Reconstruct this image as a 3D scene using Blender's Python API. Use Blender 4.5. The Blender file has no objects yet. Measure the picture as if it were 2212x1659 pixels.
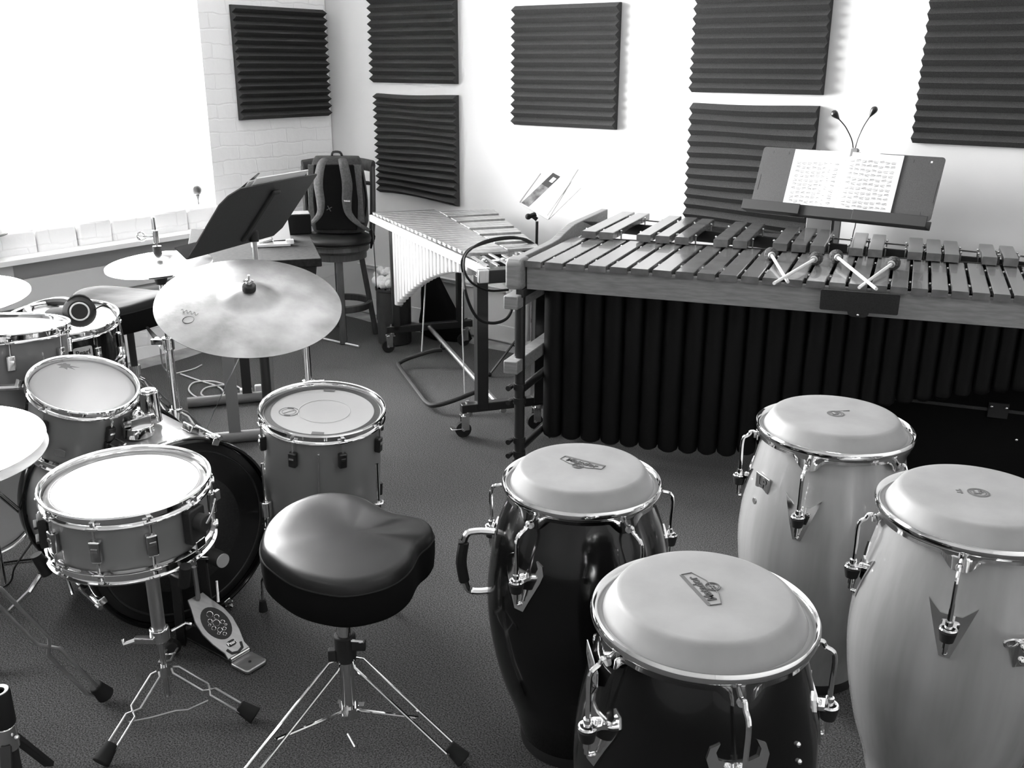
import bpy, bmesh, math, random
from math import sin, cos, pi, radians as rad, sqrt
from mathutils import Vector as Vec, Matrix as Mat
random.seed(7)
S = bpy.context.scene
C = S.collection

# ------------------------------------------------------------------ camera
TILT = rad(18.6); ROLL = rad(.25); HC = 1.58; FPX = 2054.0
cf = Vec((0, cos(TILT), -sin(TILT))); cu0 = Vec((0, sin(TILT), cos(TILT))); cx = Vec((1, 0, 0))
cr = cx*cos(ROLL) + cu0*sin(ROLL); cu = -cx*sin(ROLL) + cu0*cos(ROLL)
cam = bpy.data.cameras.new('camera'); co = bpy.data.objects.new('camera', cam); C.objects.link(co)
cam.sensor_width = 36; cam.lens = 36*FPX/2212; cam.clip_start = .05
co.matrix_world = Mat(((cr.x, cu.x, -cf.x, 0), (cr.y, cu.y, -cf.y, 0), (cr.z, cu.z, -cf.z, HC), (0, 0, 0, 1)))
S.camera = co
# ------------------------------------------------------------------ world, daylight, exposure
W = bpy.data.worlds.new('world'); S.world = W; W.use_nodes = True
bg = W.node_tree.nodes['Background']; bg.inputs[0].default_value = (1, 1, 1, 1); bg.inputs[1].default_value = 3.0
S.view_settings.view_transform = 'Standard'; S.view_settings.look = 'None'
S.view_settings.gamma = 1; S.view_settings.exposure = 1.25; S.view_settings.use_curve_mapping = False
ROOM = Vec((-1.168, 6.353, 0)); RA = rad(-37.2)
A_ = Vec((cos(RA), sin(RA), 0)); B_ = Vec((sin(RA), -cos(RA), 0))
def RM(a, b, z=0): return ROOM + A_*a + B_*b + Vec((0, 0, z))
def area(name, a, b, z, sx, sy, power, d):
    l = bpy.data.lights.new(name, 'AREA'); l.shape = 'RECTANGLE'; l.size = sx; l.size_y = sy; l.energy = power
    o = bpy.data.objects.new(name, l); C.objects.link(o)
    o.location = RM(a, b, z); o.rotation_euler = Vec(d).to_track_quat('-Z', 'Y').to_euler()
    return o
WIN = [(.94, 2.42, .77, 2.75), (3.35, 5.2, .77, 2.75)]         # b0, b1, z0, z1 of the windows in the brick wall
for k, e in ((0, 370), (1, 105)):
    b0, b1, z0, z1 = WIN[k]
    area('window_daylight', -.42, (b0+b1)/2, (z0+z1)/2, b1-b0+.3, z1-z0+.3, e, A_)
FILL_PANELS = [(2.6, 2.4), (2.6, 5.0), (5.2, 2.4), (5.2, 5.0)]        # a, b of the added ceiling fill panels

# ------------------------------------------------------------------ pixel -> point helpers (the place was surveyed from the photo)
def ray(px, py): return cr*((px-1106)/FPX) - cu*((py-829.5)/FPX) + cf
def P(px, py, z):
    d = ray(px, py); return Vec((0, 0, HC)) + d*((z-HC)/d.z)
def PY(px, py, y):
    d = ray(px, py); return Vec((0, 0, HC)) + d*(y/d.y)
def PN(px, py, n): return Vec((0, 0, HC)) + ray(px, py)*n

# ------------------------------------------------------------------ materials
def mat(name, c=.5, rough=.5, metal=0., coat=0., spec=.5, noise=None, bump=None, emit=0, sheen=0, stretch=None, trans=0):
    m = bpy.data.materials.new(name); m.use_nodes = True
    nt = m.node_tree; N = nt.nodes; L = nt.links; b = N['Principled BSDF']
    I = b.inputs
    I['Base Color'].default_value = (c, c, c, 1); I['Roughness'].default_value = rough; I['Metallic'].default_value = metal
    I['Coat Weight'].default_value = coat; I['Coat Roughness'].default_value = .04
    I['Specular IOR Level'].default_value = spec
    I['Sheen Weight'].default_value = sheen
    I['Transmission Weight'].default_value = trans
    if emit:
        I['Emission Color'].default_value = (1, 1, 1, 1); I['Emission Strength'].default_value = emit
    tc = mp = None
    if noise or bump:
        tc = N.new('ShaderNodeTexCoord'); mp = N.new('ShaderNodeMapping'); L.new(tc.outputs['Object'], mp.inputs[0])
        if stretch: mp.inputs['Scale'].default_value = stretch
    if noise:                                        # (scale, detail, lo, hi)
        n = N.new('ShaderNodeTexNoise'); n.inputs['Scale'].default_value = noise[0]; n.inputs['Detail'].default_value = noise[1]
        L.new(mp.outputs[0], n.inputs['Vector'])
        r = N.new('ShaderNodeMapRange'); r.inputs[1].default_value = .3; r.inputs[2].default_value = .7
        r.inputs[3].default_value = noise[2]; r.inputs[4].default_value = noise[3]
        L.new(n.outputs[0], r.inputs[0])
        cc = N.new('ShaderNodeCombineColor')
        for k in range(3): L.new(r.outputs[0], cc.inputs[k])
        L.new(cc.outputs[0], I['Base Color'])
    if bump:                                         # (scale, detail, strength, distance)
        n = N.new('ShaderNodeTexNoise'); n.inputs['Scale'].default_value = bump[0]; n.inputs['Detail'].default_value = bump[1]
        L.new(mp.outputs[0], n.inputs['Vector'])
        bp = N.new('ShaderNodeBump'); bp.inputs['Strength'].default_value = bump[2]; bp.inputs['Distance'].default_value = bump[3]
        L.new(n.outputs[0], bp.inputs['Height']); L.new(bp.outputs[0], I['Normal'])
    return m
M = dict(
    plaster=mat('white_plaster', .66, .75, bump=(3, 4, .15, .02), noise=(1.2, 3, .63, .68)),
    ceiling=mat('ceiling_white', .8, .9),
    carpet=mat('carpet', .05, .95, spec=.1, noise=(250, 4, .012, .150), bump=(300, 3, .9, .004)),
    concrete=mat('concrete', .35, .9, noise=(9, 6, .22, .42), bump=(40, 5, .4, .01)),
    heater=mat('painted_steel', .62, .45),
    dark=mat('dark_gap', .36, .8),
    foam=mat('charcoal_foam', .06, 1, spec=.05, noise=(350, 2, .034, .075), bump=(400, 2, .6, .003)),
    chrome=mat('chrome', .82, .07, 1),
    chrome2=mat('worn_chrome', .68, .13, 1, bump=(60, 3, .05, .002)),
    steel=mat('brushed_steel', .5, .35, 1),
    black=mat('black_paint', .012, .35, coat=.2),
    matte=mat('black_matte', .014, .7),
    rubber=mat('black_rubber', .012, .8, spec=.3),
    fabric=mat('black_fabric', .03, .95, sheen=.1, noise=(90, 3, .014, .032), bump=(250, 3, .5, .003)),
    fabric2=mat('dark_grey_fabric', .07, .95, noise=(90, 3, .05, .085), bump=(250, 3, .5, .003)),
    velour=mat('black_velour', .006, 1, spec=.1),
    leather=mat('black_leatherette', .012, .36, spec=.26, bump=(700, 2, .08, .001)),
    leather2=mat('worn_leatherette', .022, .7, spec=.03, bump=(7, 2, .4, .015)),
    note=mat('music_print', .09, .8),
    blackshell=mat('black_gloss_lacquer', .004, .16, coat=.25, spec=.3),
    whiteshell=mat('white_pearl_lacquer', .36, .25, coat=.6, noise=(5, 4, .25, .34), stretch=(3.5, 3.5, .25)),
    shell=mat('silver_satin_lacquer', .26, .4, .45, coat=.25, noise=(3, 3, .23, .28)),
    greyshell=mat('grey_satin_lacquer', .16, .4, coat=.2),
    skin=mat('drum_rawhide', .28, .5, noise=(9, 5, .235, .30), spec=.35),
    head=mat('coated_drumhead', .42, .42, noise=(4, 3, .40, .44), spec=.4),
    snarehead=mat('coated_snare_head', .33, .2, spec=.6, noise=(5, 3, .31, .35)),
    darkhead=mat('black_drumhead', .012, .3, coat=.3),
    cymbal=mat('cymbal_bronze', .33, .4, 1, noise=(8, 6, .19, .40), bump=(26, 4, .25, .004), stretch=(1, 1, 1)),
    bright=mat('brilliant_cymbal', .85, .2, 1, bump=(30, 2, .1, .002)),
    rosewood=mat('rosewood_bar', .1, .26, coat=.35, noise=(16, 5, .07, .14), stretch=(1, 9, 1)),
    wood=mat('oak_rail', .2, .5, noise=(14, 6, .15, .23), stretch=(1, 6, 8)),
    alu=mat('silver_aluminium', .5, .36, .9, noise=(8, 3, .44, .56), stretch=(1, 8, 1)),
    whitetube=mat('pale_resonator_metal', .8, .35, .5),
    reso=mat('black_resonator', .004, .5, spec=.25),
    plate=mat('black_plastic', .022, .55, noise=(200, 2, .016, .03)),
    desk=mat('music_desk_black', .022, .5, noise=(260, 2, .022, .04)),
    paper=mat('paper', .66, .9),
    ink=mat('ink', .05, .8),
    ink2=mat('printed_black', .03, .6),
    inkgrey=mat('faded_print', .1, .7),
    white=mat('white_plastic', .8, .4),
    yarn=mat('white_yarn', .75, 1, bump=(160, 4, .8, .01)),
    tabletop=mat('black_stained_top', .02, .9, spec=.08, noise=(60, 3, .014, .028)),
    darkyarn=mat('dark_yarn', .05, 1, noise=(120, 3, .02, .11), bump=(160, 4, .8, .01)),
    birch=mat('birch_shaft', .68, .45, noise=(10, 3, .6, .72), stretch=(6, 6, 1)),
    stoolwood=mat('dark_stained_wood', .045, .4, noise=(14, 5, .03, .06), stretch=(6, 6, 1)),
    grey=mat('grey_paint', .17, .45),
    cable=mat('white_cable', .6, .5),
    lamp=mat('fill_diffuser', .9, .5, emit=5.0),  # glow of the added, unseen ceiling fill panels
    silverplate=mat('engraved_plate', .6, .25, 1),
    cardboard=mat('print_photo', .3, .5, noise=(22, 5, .01, .25)),
)
# painted brick wall
def brick_mat():
    m = bpy.data.materials.new('painted_brick'); m.use_nodes = True
    nt = m.node_tree; N = nt.nodes; L = nt.links; b = N['Principled BSDF']
    tc = N.new('ShaderNodeTexCoord'); sp = N.new('ShaderNodeSeparateXYZ'); cb = N.new('ShaderNodeCombineXYZ')
    L.new(tc.outputs['Object'], sp.inputs[0]); L.new(sp.outputs['Y'], cb.inputs['X']); L.new(sp.outputs['Z'], cb.inputs['Y'])
    nz = N.new('ShaderNodeTexNoise'); nz.inputs['Scale'].default_value = 9; L.new(cb.outputs[0], nz.inputs['Vector'])
    mx = N.new('ShaderNodeMixRGB'); mx.inputs[0].default_value = .035; L.new(cb.outputs[0], mx.inputs[1]); L.new(nz.outputs['Color'], mx.inputs[2])
    br = N.new('ShaderNodeTexBrick'); br.inputs['Scale'].default_value = 1
    br.inputs['Brick Width'].default_value = .235; br.inputs['Row Height'].default_value = .078
    br.inputs['Mortar Size'].default_value = .006; br.inputs['Mortar Smooth'].default_value = .9
    br.inputs['Color1'].default_value = (.88, .88, .88, 1); br.inputs['Color2'].default_value = (.84, .84, .84, 1); br.inputs['Mortar'].default_value = (.8, .8, .8, 1)
    L.new(mx.outputs[0], br.inputs['Vector'])
    L.new(br.outputs['Color'], b.inputs['Base Color'])
    n2 = N.new('ShaderNodeTexNoise'); n2.inputs['Scale'].default_value = 14; n2.inputs['Detail'].default_value = 6; L.new(tc.outputs['Object'], n2.inputs['Vector'])
    ma = N.new('ShaderNodeMath'); ma.operation = 'MULTIPLY_ADD'; L.new(br.outputs['Fac'], ma.inputs[0]); ma.inputs[1].default_value = -.8; L.new(n2.outputs[0], ma.inputs[2])
    bp = N.new('ShaderNodeBump'); bp.inputs['Strength'].default_value = .26; bp.inputs['Distance'].default_value = .008
    L.new(ma.outputs[0], bp.inputs['Height']); L.new(bp.outputs[0], b.inputs['Normal']); b.inputs['Roughness'].default_value = .65
    return m
M['brick'] = brick_mat()
def glass_mat():
    m = bpy.data.materials.new('window_glass'); m.use_nodes = True
    nt = m.node_tree; N = nt.nodes; L = nt.links; N.remove(N['Principled BSDF']); out = N['Material Output']
    t = N.new('ShaderNodeBsdfTransparent'); g = N.new('ShaderNodeBsdfGlossy'); g.inputs['Roughness'].default_value = .02
    f = N.new('ShaderNodeFresnel'); x = N.new('ShaderNodeMixShader')
    L.new(f.outputs[0], x.inputs[0]); L.new(t.outputs[0], x.inputs[1]); L.new(g.outputs[0], x.inputs[2]); L.new(x.outputs[0], out.inputs[0])
    return m
M['glass'] = glass_mat()

# ------------------------------------------------------------------ mesh builder
def axes(d):
    d = Vec(d).normalized(); up = Vec((0, 0, 1)) if abs(d.z) < .95 else Vec((1, 0, 0))
    x = up.cross(d).normalized(); return x, d.cross(x), d
def frame(o, x, y, z):
    x, y, z = Vec(x), Vec(y), Vec(z)
    return Mat(((x.x, y.x, z.x, o[0]), (x.y, y.y, z.y, o[1]), (x.z, y.z, z.z, o[2]), (0, 0, 0, 1)))
def zframe(o, n):                                      # z along n, x as near the camera's right as it can be
    d = Vec(n).normalized(); x = Vec((1, 0, 0)); x = x-d*x.dot(d)
    if x.length < .05: x = Vec((0, 1, 0)); x = x-d*x.dot(d)
    x.normalize(); return frame(o, x, d.cross(x), d)
T = Mat.Translation
def R(a, ax='Z'): return Mat.Rotation(a, 4, ax)
class MB:
    def __init__(s, M0=None): s.v = []; s.f = []; s.M = M0 or Mat.Identity(4)
    def add(s, vs, fs, M1=None):
        X = s.M @ M1 if M1 is not None else s.M
        n = len(s.v); s.v += [X @ Vec(v) for v in vs]; s.f += [tuple(n+i for i in f) for f in fs]; return s
    def box(s, c, d, M1=None):
        a, b, e = d[0]/2, d[1]/2, d[2]/2
        vs = [(c[0]+i*a, c[1]+j*b, c[2]+k*e) for i in (-1, 1) for j in (-1, 1) for k in (-1, 1)]
        return s.add(vs, [(0, 1, 3, 2), (4, 6, 7, 5), (0, 4, 5, 1), (2, 3, 7, 6), (0, 2, 6, 4), (1, 5, 7, 3)], M1)
    def bar(s, p0, p1, w, h, up=(0, 0, 1)):            # rectangular bar from p0 to p1
        p0, p1 = Vec(p0), Vec(p1); d = (p1-p0); L = d.length; d.normalize()
        u = Vec(up); x = d.cross(u)
        if x.length < 1e-4: x = d.cross(Vec((1, 0, 0)))
        x.normalize(); u = x.cross(d)
        return s.box((0, L/2, 0), (w, L, h), frame(p0, x, d, u))
    def cyl(s, p0, p1, r0, r1=None, n=14, caps=True):
        p0, p1 = Vec(p0), Vec(p1); r1 = r0 if r1 is None else r1
        x, y, z = axes(p1-p0)
        vs = [p+(x*cos(2*pi*i/n)+y*sin(2*pi*i/n))*r for p, r in ((p0, r0), (p1, r1)) for i in range(n)]
        fs = [(i, (i+1) % n, n+(i+1) % n, n+i) for i in range(n)]
        if caps: fs += [tuple(reversed(range(n))), tuple(range(n, 2*n))]
        return s.add(vs, fs)
    def lathe(s, prof, n=48, M1=None, closed=False, a0=0, a1=2*pi):
        k = len(prof); full = abs(a1-a0-2*pi) < 1e-6; m = n if full else n+1
        vs = [(r*cos(a0+(a1-a0)*i/n), r*sin(a0+(a1-a0)*i/n), z) for i in range(m) for r, z in prof]
        fs = []
        for i in range(n):
            j = (i+1) % m
            for q in range(k if closed else k-1):
                w = (q+1) % k
                fs.append((i*k+q, j*k+q, j*k+w, i*k+w))
        return s.add(vs, fs, M1)
    def tube(s, pts, r, n=8, closed=False, smooth=0, flat=None):
        pts = [Vec(p) for p in pts]
        if smooth:
            q = []; m = len(pts)
            for i in range(m if closed else m-1):
                g = (lambda t: pts[t % m]) if closed else (lambda t: pts[max(0, min(m-1, t))])
                a, b, c, d = g(i-1), g(i), g(i+1), g(i+2)
                for k in range(smooth):
                    t = k/smooth
                    q.append(.5*((2*b)+(c-a)*t+(2*a-5*b+4*c-d)*t*t+(3*b-a-3*c+d)*t**3))
            if not closed: q.append(pts[-1])
            if isinstance(r, (list, tuple)):
                rr_ = []
                for i in range(m-1):
                    for k in range(smooth): rr_.append(r[i]+(r[i+1]-r[i])*k/smooth)
                r = rr_+[r[-1]]
            pts = q
        m = len(pts); x = None; vs = []
        for i, p in enumerate(pts):
            d = (pts[(i+1) % m]-pts[i-1]) if closed else (pts[min(i+1, m-1)]-pts[max(i-1, 0)])
            if d.length < 1e-9: d = Vec((0, 0, 1))
            d.normalize()
            if x is None: x = axes(d)[0]
            x = x-d*x.dot(d); x = x.normalized() if x.length > 1e-6 else axes(d)[0]
            y = d.cross(x); rr = r[i] if isinstance(r, (list, tuple)) else r
            fy = flat or 1
            vs += [p+x*cos(2*pi*j/n)*rr+y*sin(2*pi*j/n)*rr*fy for j in range(n)]
        fs = [(i*n+j, i*n+(j+1) % n, ((i+1) % m)*n+(j+1) % n, ((i+1) % m)*n+j) for i in range(m if closed else m-1) for j in range(n)]
        if not closed: fs += [tuple(reversed(range(n))), tuple(range((m-1)*n, m*n))]
        return s.add(vs, fs)
    def prism(s, pts, z0, z1, M1=None):
        n = len(pts); vs = [(p[0], p[1], z0) for p in pts]+[(p[0], p[1], z1) for p in pts]
        return s.add(vs, [tuple(reversed(range(n))), tuple(range(n, 2*n))]+[(i, (i+1) % n, n+(i+1) % n, n+i) for i in range(n)], M1)
    def ball(s, c, r, sc=(1, 1, 1), n=14, M1=None):
        c = Vec(c); m = n//2; vs = []; fs = []
        for i in range(m+1):
            for j in range(n):
                t = pi*i/m; a = 2*pi*j/n
                vs.append((c.x+r*sc[0]*sin(t)*cos(a), c.y+r*sc[1]*sin(t)*sin(a), c.z+r*sc[2]*cos(t)))
        for i in range(m):
            for j in range(n):
                fs.append((i*n+j, (i+1)*n+j, (i+1)*n+(j+1) % n, i*n+(j+1) % n))
        return s.add(vs, fs, M1)
    def torus(s, R0, r, M1=None, n=32, k=8, a0=0, a1=2*pi):
        return s.lathe([(R0+r*cos(2*pi*j/k), r*sin(2*pi*j/k)) for j in range(k)], n, M1, True, a0, a1)
    def build(s, name, m, parent=None, ang=35, bev=0, kind=None, seg=2):
        me = bpy.data.meshes.new(name); me.from_pydata([tuple(v) for v in s.v], [], s.f)
        bm = bmesh.new(); bm.from_mesh(me); bmesh.ops.remove_doubles(bm, verts=bm.verts, dist=1e-6)
        bmesh.ops.recalc_face_normals(bm, faces=bm.faces); bm.to_mesh(me); bm.free()
        me.materials.append(M[m] if isinstance(m, str) else m)
        me.polygons.foreach_set('use_smooth', [True]*len(me.polygons))
        me.set_sharp_from_angle(angle=rad(ang))
        o = bpy.data.objects.new(name, me); C.objects.link(o)
        if parent: o.parent = parent
        if bev:
            b = o.modifiers.new('bevel', 'BEVEL'); b.width = bev; b.segments = seg; b.limit_method = 'ANGLE'; b.angle_limit = rad(40)
        if kind: o['kind'] = kind
        return o
def thing(name, label, cat, Mx=None, group=None):
    o = bpy.data.objects.new(name, None); C.objects.link(o); o.empty_display_size = .1
    if Mx is not None: o.matrix_world = Mx if isinstance(Mx, Mat) else T(Vec(Mx))
    o['label'] = label; o['category'] = cat
    if group: o['group'] = group
    return o
def tag(o, label, cat, group=None):
    o['label'] = label; o['category'] = cat
    if group: o['group'] = group
    return o
def dup(o, Mx=None, label=None):
    r = o.copy(); C.objects.link(r)
    if Mx is not None: r.matrix_world = Mx
    if label: r['label'] = label
    for ch in list(o.children):
        c = ch.copy(); C.objects.link(c); c.parent = r
        for g in ch.children:
            d = g.copy(); C.objects.link(d); d.parent = c
    return r
def text(s, size, Mx, m, name, parent, ext=.0004, bold=0):
    cu_ = bpy.data.curves.new('txt', 'FONT'); cu_.body = s; cu_.size = size; cu_.extrude = ext; cu_.offset = bold
    cu_.align_x = 'CENTER'; cu_.align_y = 'CENTER'; cu_.resolution_u = 3
    to = bpy.data.objects.new('txt', cu_); me = bpy.data.meshes.new_from_object(to)
    bpy.data.objects.remove(to); me.name = name; me.transform(Mx); me.materials.clear(); me.materials.append(M[m])
    o = bpy.data.objects.new(name, me); C.objects.link(o); o.parent = parent
    return o
def rrect(w, h, r, n=5, cx_=0, cy_=0):
    out = []
    for sx, sy, a in ((1, 1, 0), (-1, 1, 90), (-1, -1, 180), (1, -1, 270)):
        for k in range(n+1):
            t = rad(a+90*k/n); out.append((cx_+sx*(w/2-r)+r*cos(t), cy_+sy*(h/2-r)+r*sin(t)))
    return out
# ------------------------------------------------------------------ the room
RF = T(ROOM) @ R(RA)                                   # room frame: x = along the white wall, -y = along the brick wall
RX, RY, RH = 7.6, 7.2, 3.1
def st(o): o['kind'] = 'structure'; return o
def room(mb, name, m, **k):
    o = mb.build(name, m, **k); o.matrix_world = RF; return st(o)
room(MB().box((RX/2, -RY/2, -.06), (RX+.7, RY+.4, .1)), 'floor', 'concrete')
cp = MB()
pts = []
for k in range(61): pts.append((.19+.012*sin(k*1.9)+.008*sin(k*.7), -(.17+(RY-.2)*k/60)))
pts = [(RX-.02, -.2), ] + [(.19+(RX-.2)*(60-k)/60, -(.17+.01*sin(k*2.3))) for k in range(61)] + pts[1:] + [(RX-.02, -RY+.03)]
cp.prism(pts, -.011, .0)
c_ = cp.build('carpet', 'carpet'); c_.matrix_world = RF
tag(c_, 'dark grey loop-pile carpet with a ragged edge covering the studio floor', 'carpet')
room(MB().box((RX/2, .1, RH/2), (RX+.6, .2, RH+.2)), 'wall_right', 'plaster')
room(MB().box((RX/2, -RY-.1, RH/2), (RX+.6, .2, RH+.2)), 'wall_back', 'plaster')
room(MB().box((RX+.1, -RY/2, RH/2), (.2, RY, RH+.2)), 'wall_near', 'plaster')
room(MB().box((RX/2, -RY/2, RH+.06), (RX+.6, RY+.4, .12)), 'ceiling', 'ceiling')
wl = MB()
def wb(b0, b1, z0, z1): wl.box((-.16, -(b0+b1)/2, (z0+z1)/2), (.32, b1-b0, z1-z0))
wb(-.0, WIN[0][0], -.1, RH+.1); wb(WIN[0][1], WIN[1][0], -.1, RH+.1); wb(WIN[1][1], RY, -.1, RH+.1)
for b0, b1, z0, z1 in WIN: wb(b0, b1, -.1, z0); wb(b0, b1, z1, RH+.1)
room(wl, 'wall_left', 'brick', bev=.012)
# irregular brick-on-edge sills
for i, (b0, b1, z0, z1) in enumerate(WIN):
    sl = MB(); b = b0+.005; random.seed(3+i)
    while b < b1-.06:
        w = min(.19+random.random()*.09, b1-b-.004); t = random.random()
        sl.box((-.035+.012*t, -(b+w/2), z0-.045+.012*t), (.13, w-.006, .13), None); b += w
    room(sl, 'trim_%d' % (i+1), 'brick', bev=.014, seg=3)
    wf = MB()
    for y in (b0+.0, b1-.0): wf.box((-.27, -y, (z0+z1)/2), (.06, .06, z1-z0))
    for z in (z0+.0, z1-.0): wf.box((-.27, -(b0+b1)/2, z), (.055, b1-b0, .06))
    f = room(wf, 'window_%d' % (i+1), 'white', bev=.004)
    g = MB().box((-.27, -(b0+b1)/2, (z0+z1)/2), (.006, b1-b0-.1, z1-z0-.1)).build('glass_pane', 'glass', f)
# skirting on the white wall + wall rail
room(MB().box((RX/2, -.008, .05), (RX, .016, .10)), 'baseboard_right', 'plaster', bev=.003)
rl = MB().box((1.15, -.012, .315), (1.9, .024, .022)).box((1.15, -.016, .327), (1.9, .032, .006))
room(rl, 'trim_3', 'plaster', bev=.002)
# long convector heater under the window: bright top board, dark outlet slot, grey cover, dark inlet, pipe
ht = thing('convector_heater', 'long pale convector heater running along the brick wall under the window', 'heater', RF @ T((.004, 0, 0)))
h0, h1 = .55, 5.4
hl = h1-h0; hm = -(h0+h1)/2
MB().box((.07, hm, .665), (.14, hl, .028)).build('top_board', 'white', ht, bev=.003)
MB().box((.085, hm-.0, .50), (.02, hl, .135)).build('cover_panel', 'heater', ht, bev=.002)
MB().box((.085, -(2.2+h1)/2, .61), (.02, h1-2.2, .09)).box((.085, -(h0+.62)/2, .61), (.02, .07, .09)).build('end_panel', 'heater', ht, bev=.002)
MB().box((.025, hm, .55), (.05, hl, .21)).build('core', 'dark', ht)
MB().cyl((.055, -h0, .405), (.055, -h1, .405), .022).box((.03, hm, .37), (.06, hl, .03)).build('pipe', 'heater', ht)
sl2 = MB()
for k in range(9): sl2.box((.075, -(.62+.0+k*.012), .61), (.012, .004, .085))
sl2.build('louvre', 'heater', ht)
# emissive panels added out of frame to fill the near side of the room
for k, (a, b) in enumerate(FILL_PANELS):
    if k == 0: continue
    t = thing('fill_panel', 'flat white rectangular fill-light panel added on the unseen ceiling', 'fill light', RF @ T((a, -b, RH)), 'added ceiling fill panels')
    MB().box((0, 0, -.03), (1.24, .32, .06)).build('housing', 'white', t, bev=.004)
    MB().box((0, 0, -.062), (1.18, .26, .006)).build('diffuser', 'lamp', t)

# ------------------------------------------------------------------ acoustic foam
def foam(wall, u0, u1, z0, z1, ridges, label, warp=0., tilt=0., base=.020, peak=.056, notch=None):
    """wedge foam: horizontal ridges, pressed on a wall; u runs along the wall from the corner"""
    w = u1-u0; h = z1-z0; nu = 12
    prof = []
    p = h/ridges
    for k in range(ridges):
        prof += [(base, k*p), (peak, (k+.5)*p)]
    prof.append((base, h))
    prof = [(0, 0)]+prof+[(0, h)]
    vs = []; fs = []
    K = len(prof)
    for i in range(nu+1):
        u = w*i/nu; s = i/nu
        for d, z in prof:
            t = z/h
            dz = warp*((1-t)**2)*(-s*s) + .004*sin(s*5+t*9)*abs(warp)*40
            dd = d if d == 0 else d+.0015*sin(31*s+17*t)
            lift = abs(warp)*.5*max(0, s-.6)*(1-t)
            vs.append((u, -(dd+(lift if d else lift*.9)), z+dz+tilt*(u-w/2)))
    for i in range(nu):
        for k in range(K):
            q = (k+1) % K
            fs.append((i*K+k, (i+1)*K+k, (i+1)*K+q, i*K+q))
    fs.append(tuple(range(K))); fs.append(tuple(nu*K+k for k in reversed(range(K))))
    mb = MB(); mb.add(vs, fs)
    o = mb.build('acoustic_foam_panel', 'foam', ang=20)
    if wall == 'R': o.matrix_world = RF @ T((u0, -.001, z0))
    else: o.matrix_world = RF @ T((.001, -u1, z0)) @ R(pi/2)
    return tag(o, label, 'foam panel', 'charcoal acoustic foam panels')
foam('L', .045, .73, 1.262, 1.892, 15, 'charcoal wedge foam panel on the brick wall beside the window')
foam('R', .41, 1.075, 1.47, 2.09, 14, 'charcoal foam panel nearest the corner, upper of the two left of the bare wall')
foam('R', .43, 1.075, .81, 1.405, 15, 'sagging charcoal foam panel above the vibraphone, lower of the corner pair', warp=.028)
foam('R', 1.49, 2.14, 1.262, 1.872, 14, 'charcoal foam panel alone in the middle of the white wall')
foam('R', 2.56, 3.20, 1.455, 2.07, 14, 'upper charcoal foam panel of the pair behind the black music desk')
foam('R', 2.57, 3.19, .80, 1.405, 12, 'torn lower charcoal foam panel partly hidden by the black music desk', warp=.02)
foam('R', 3.61, 4.25, 1.27, 1.89, 14, 'charcoal foam panel cut off by the right edge of the photo')
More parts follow.
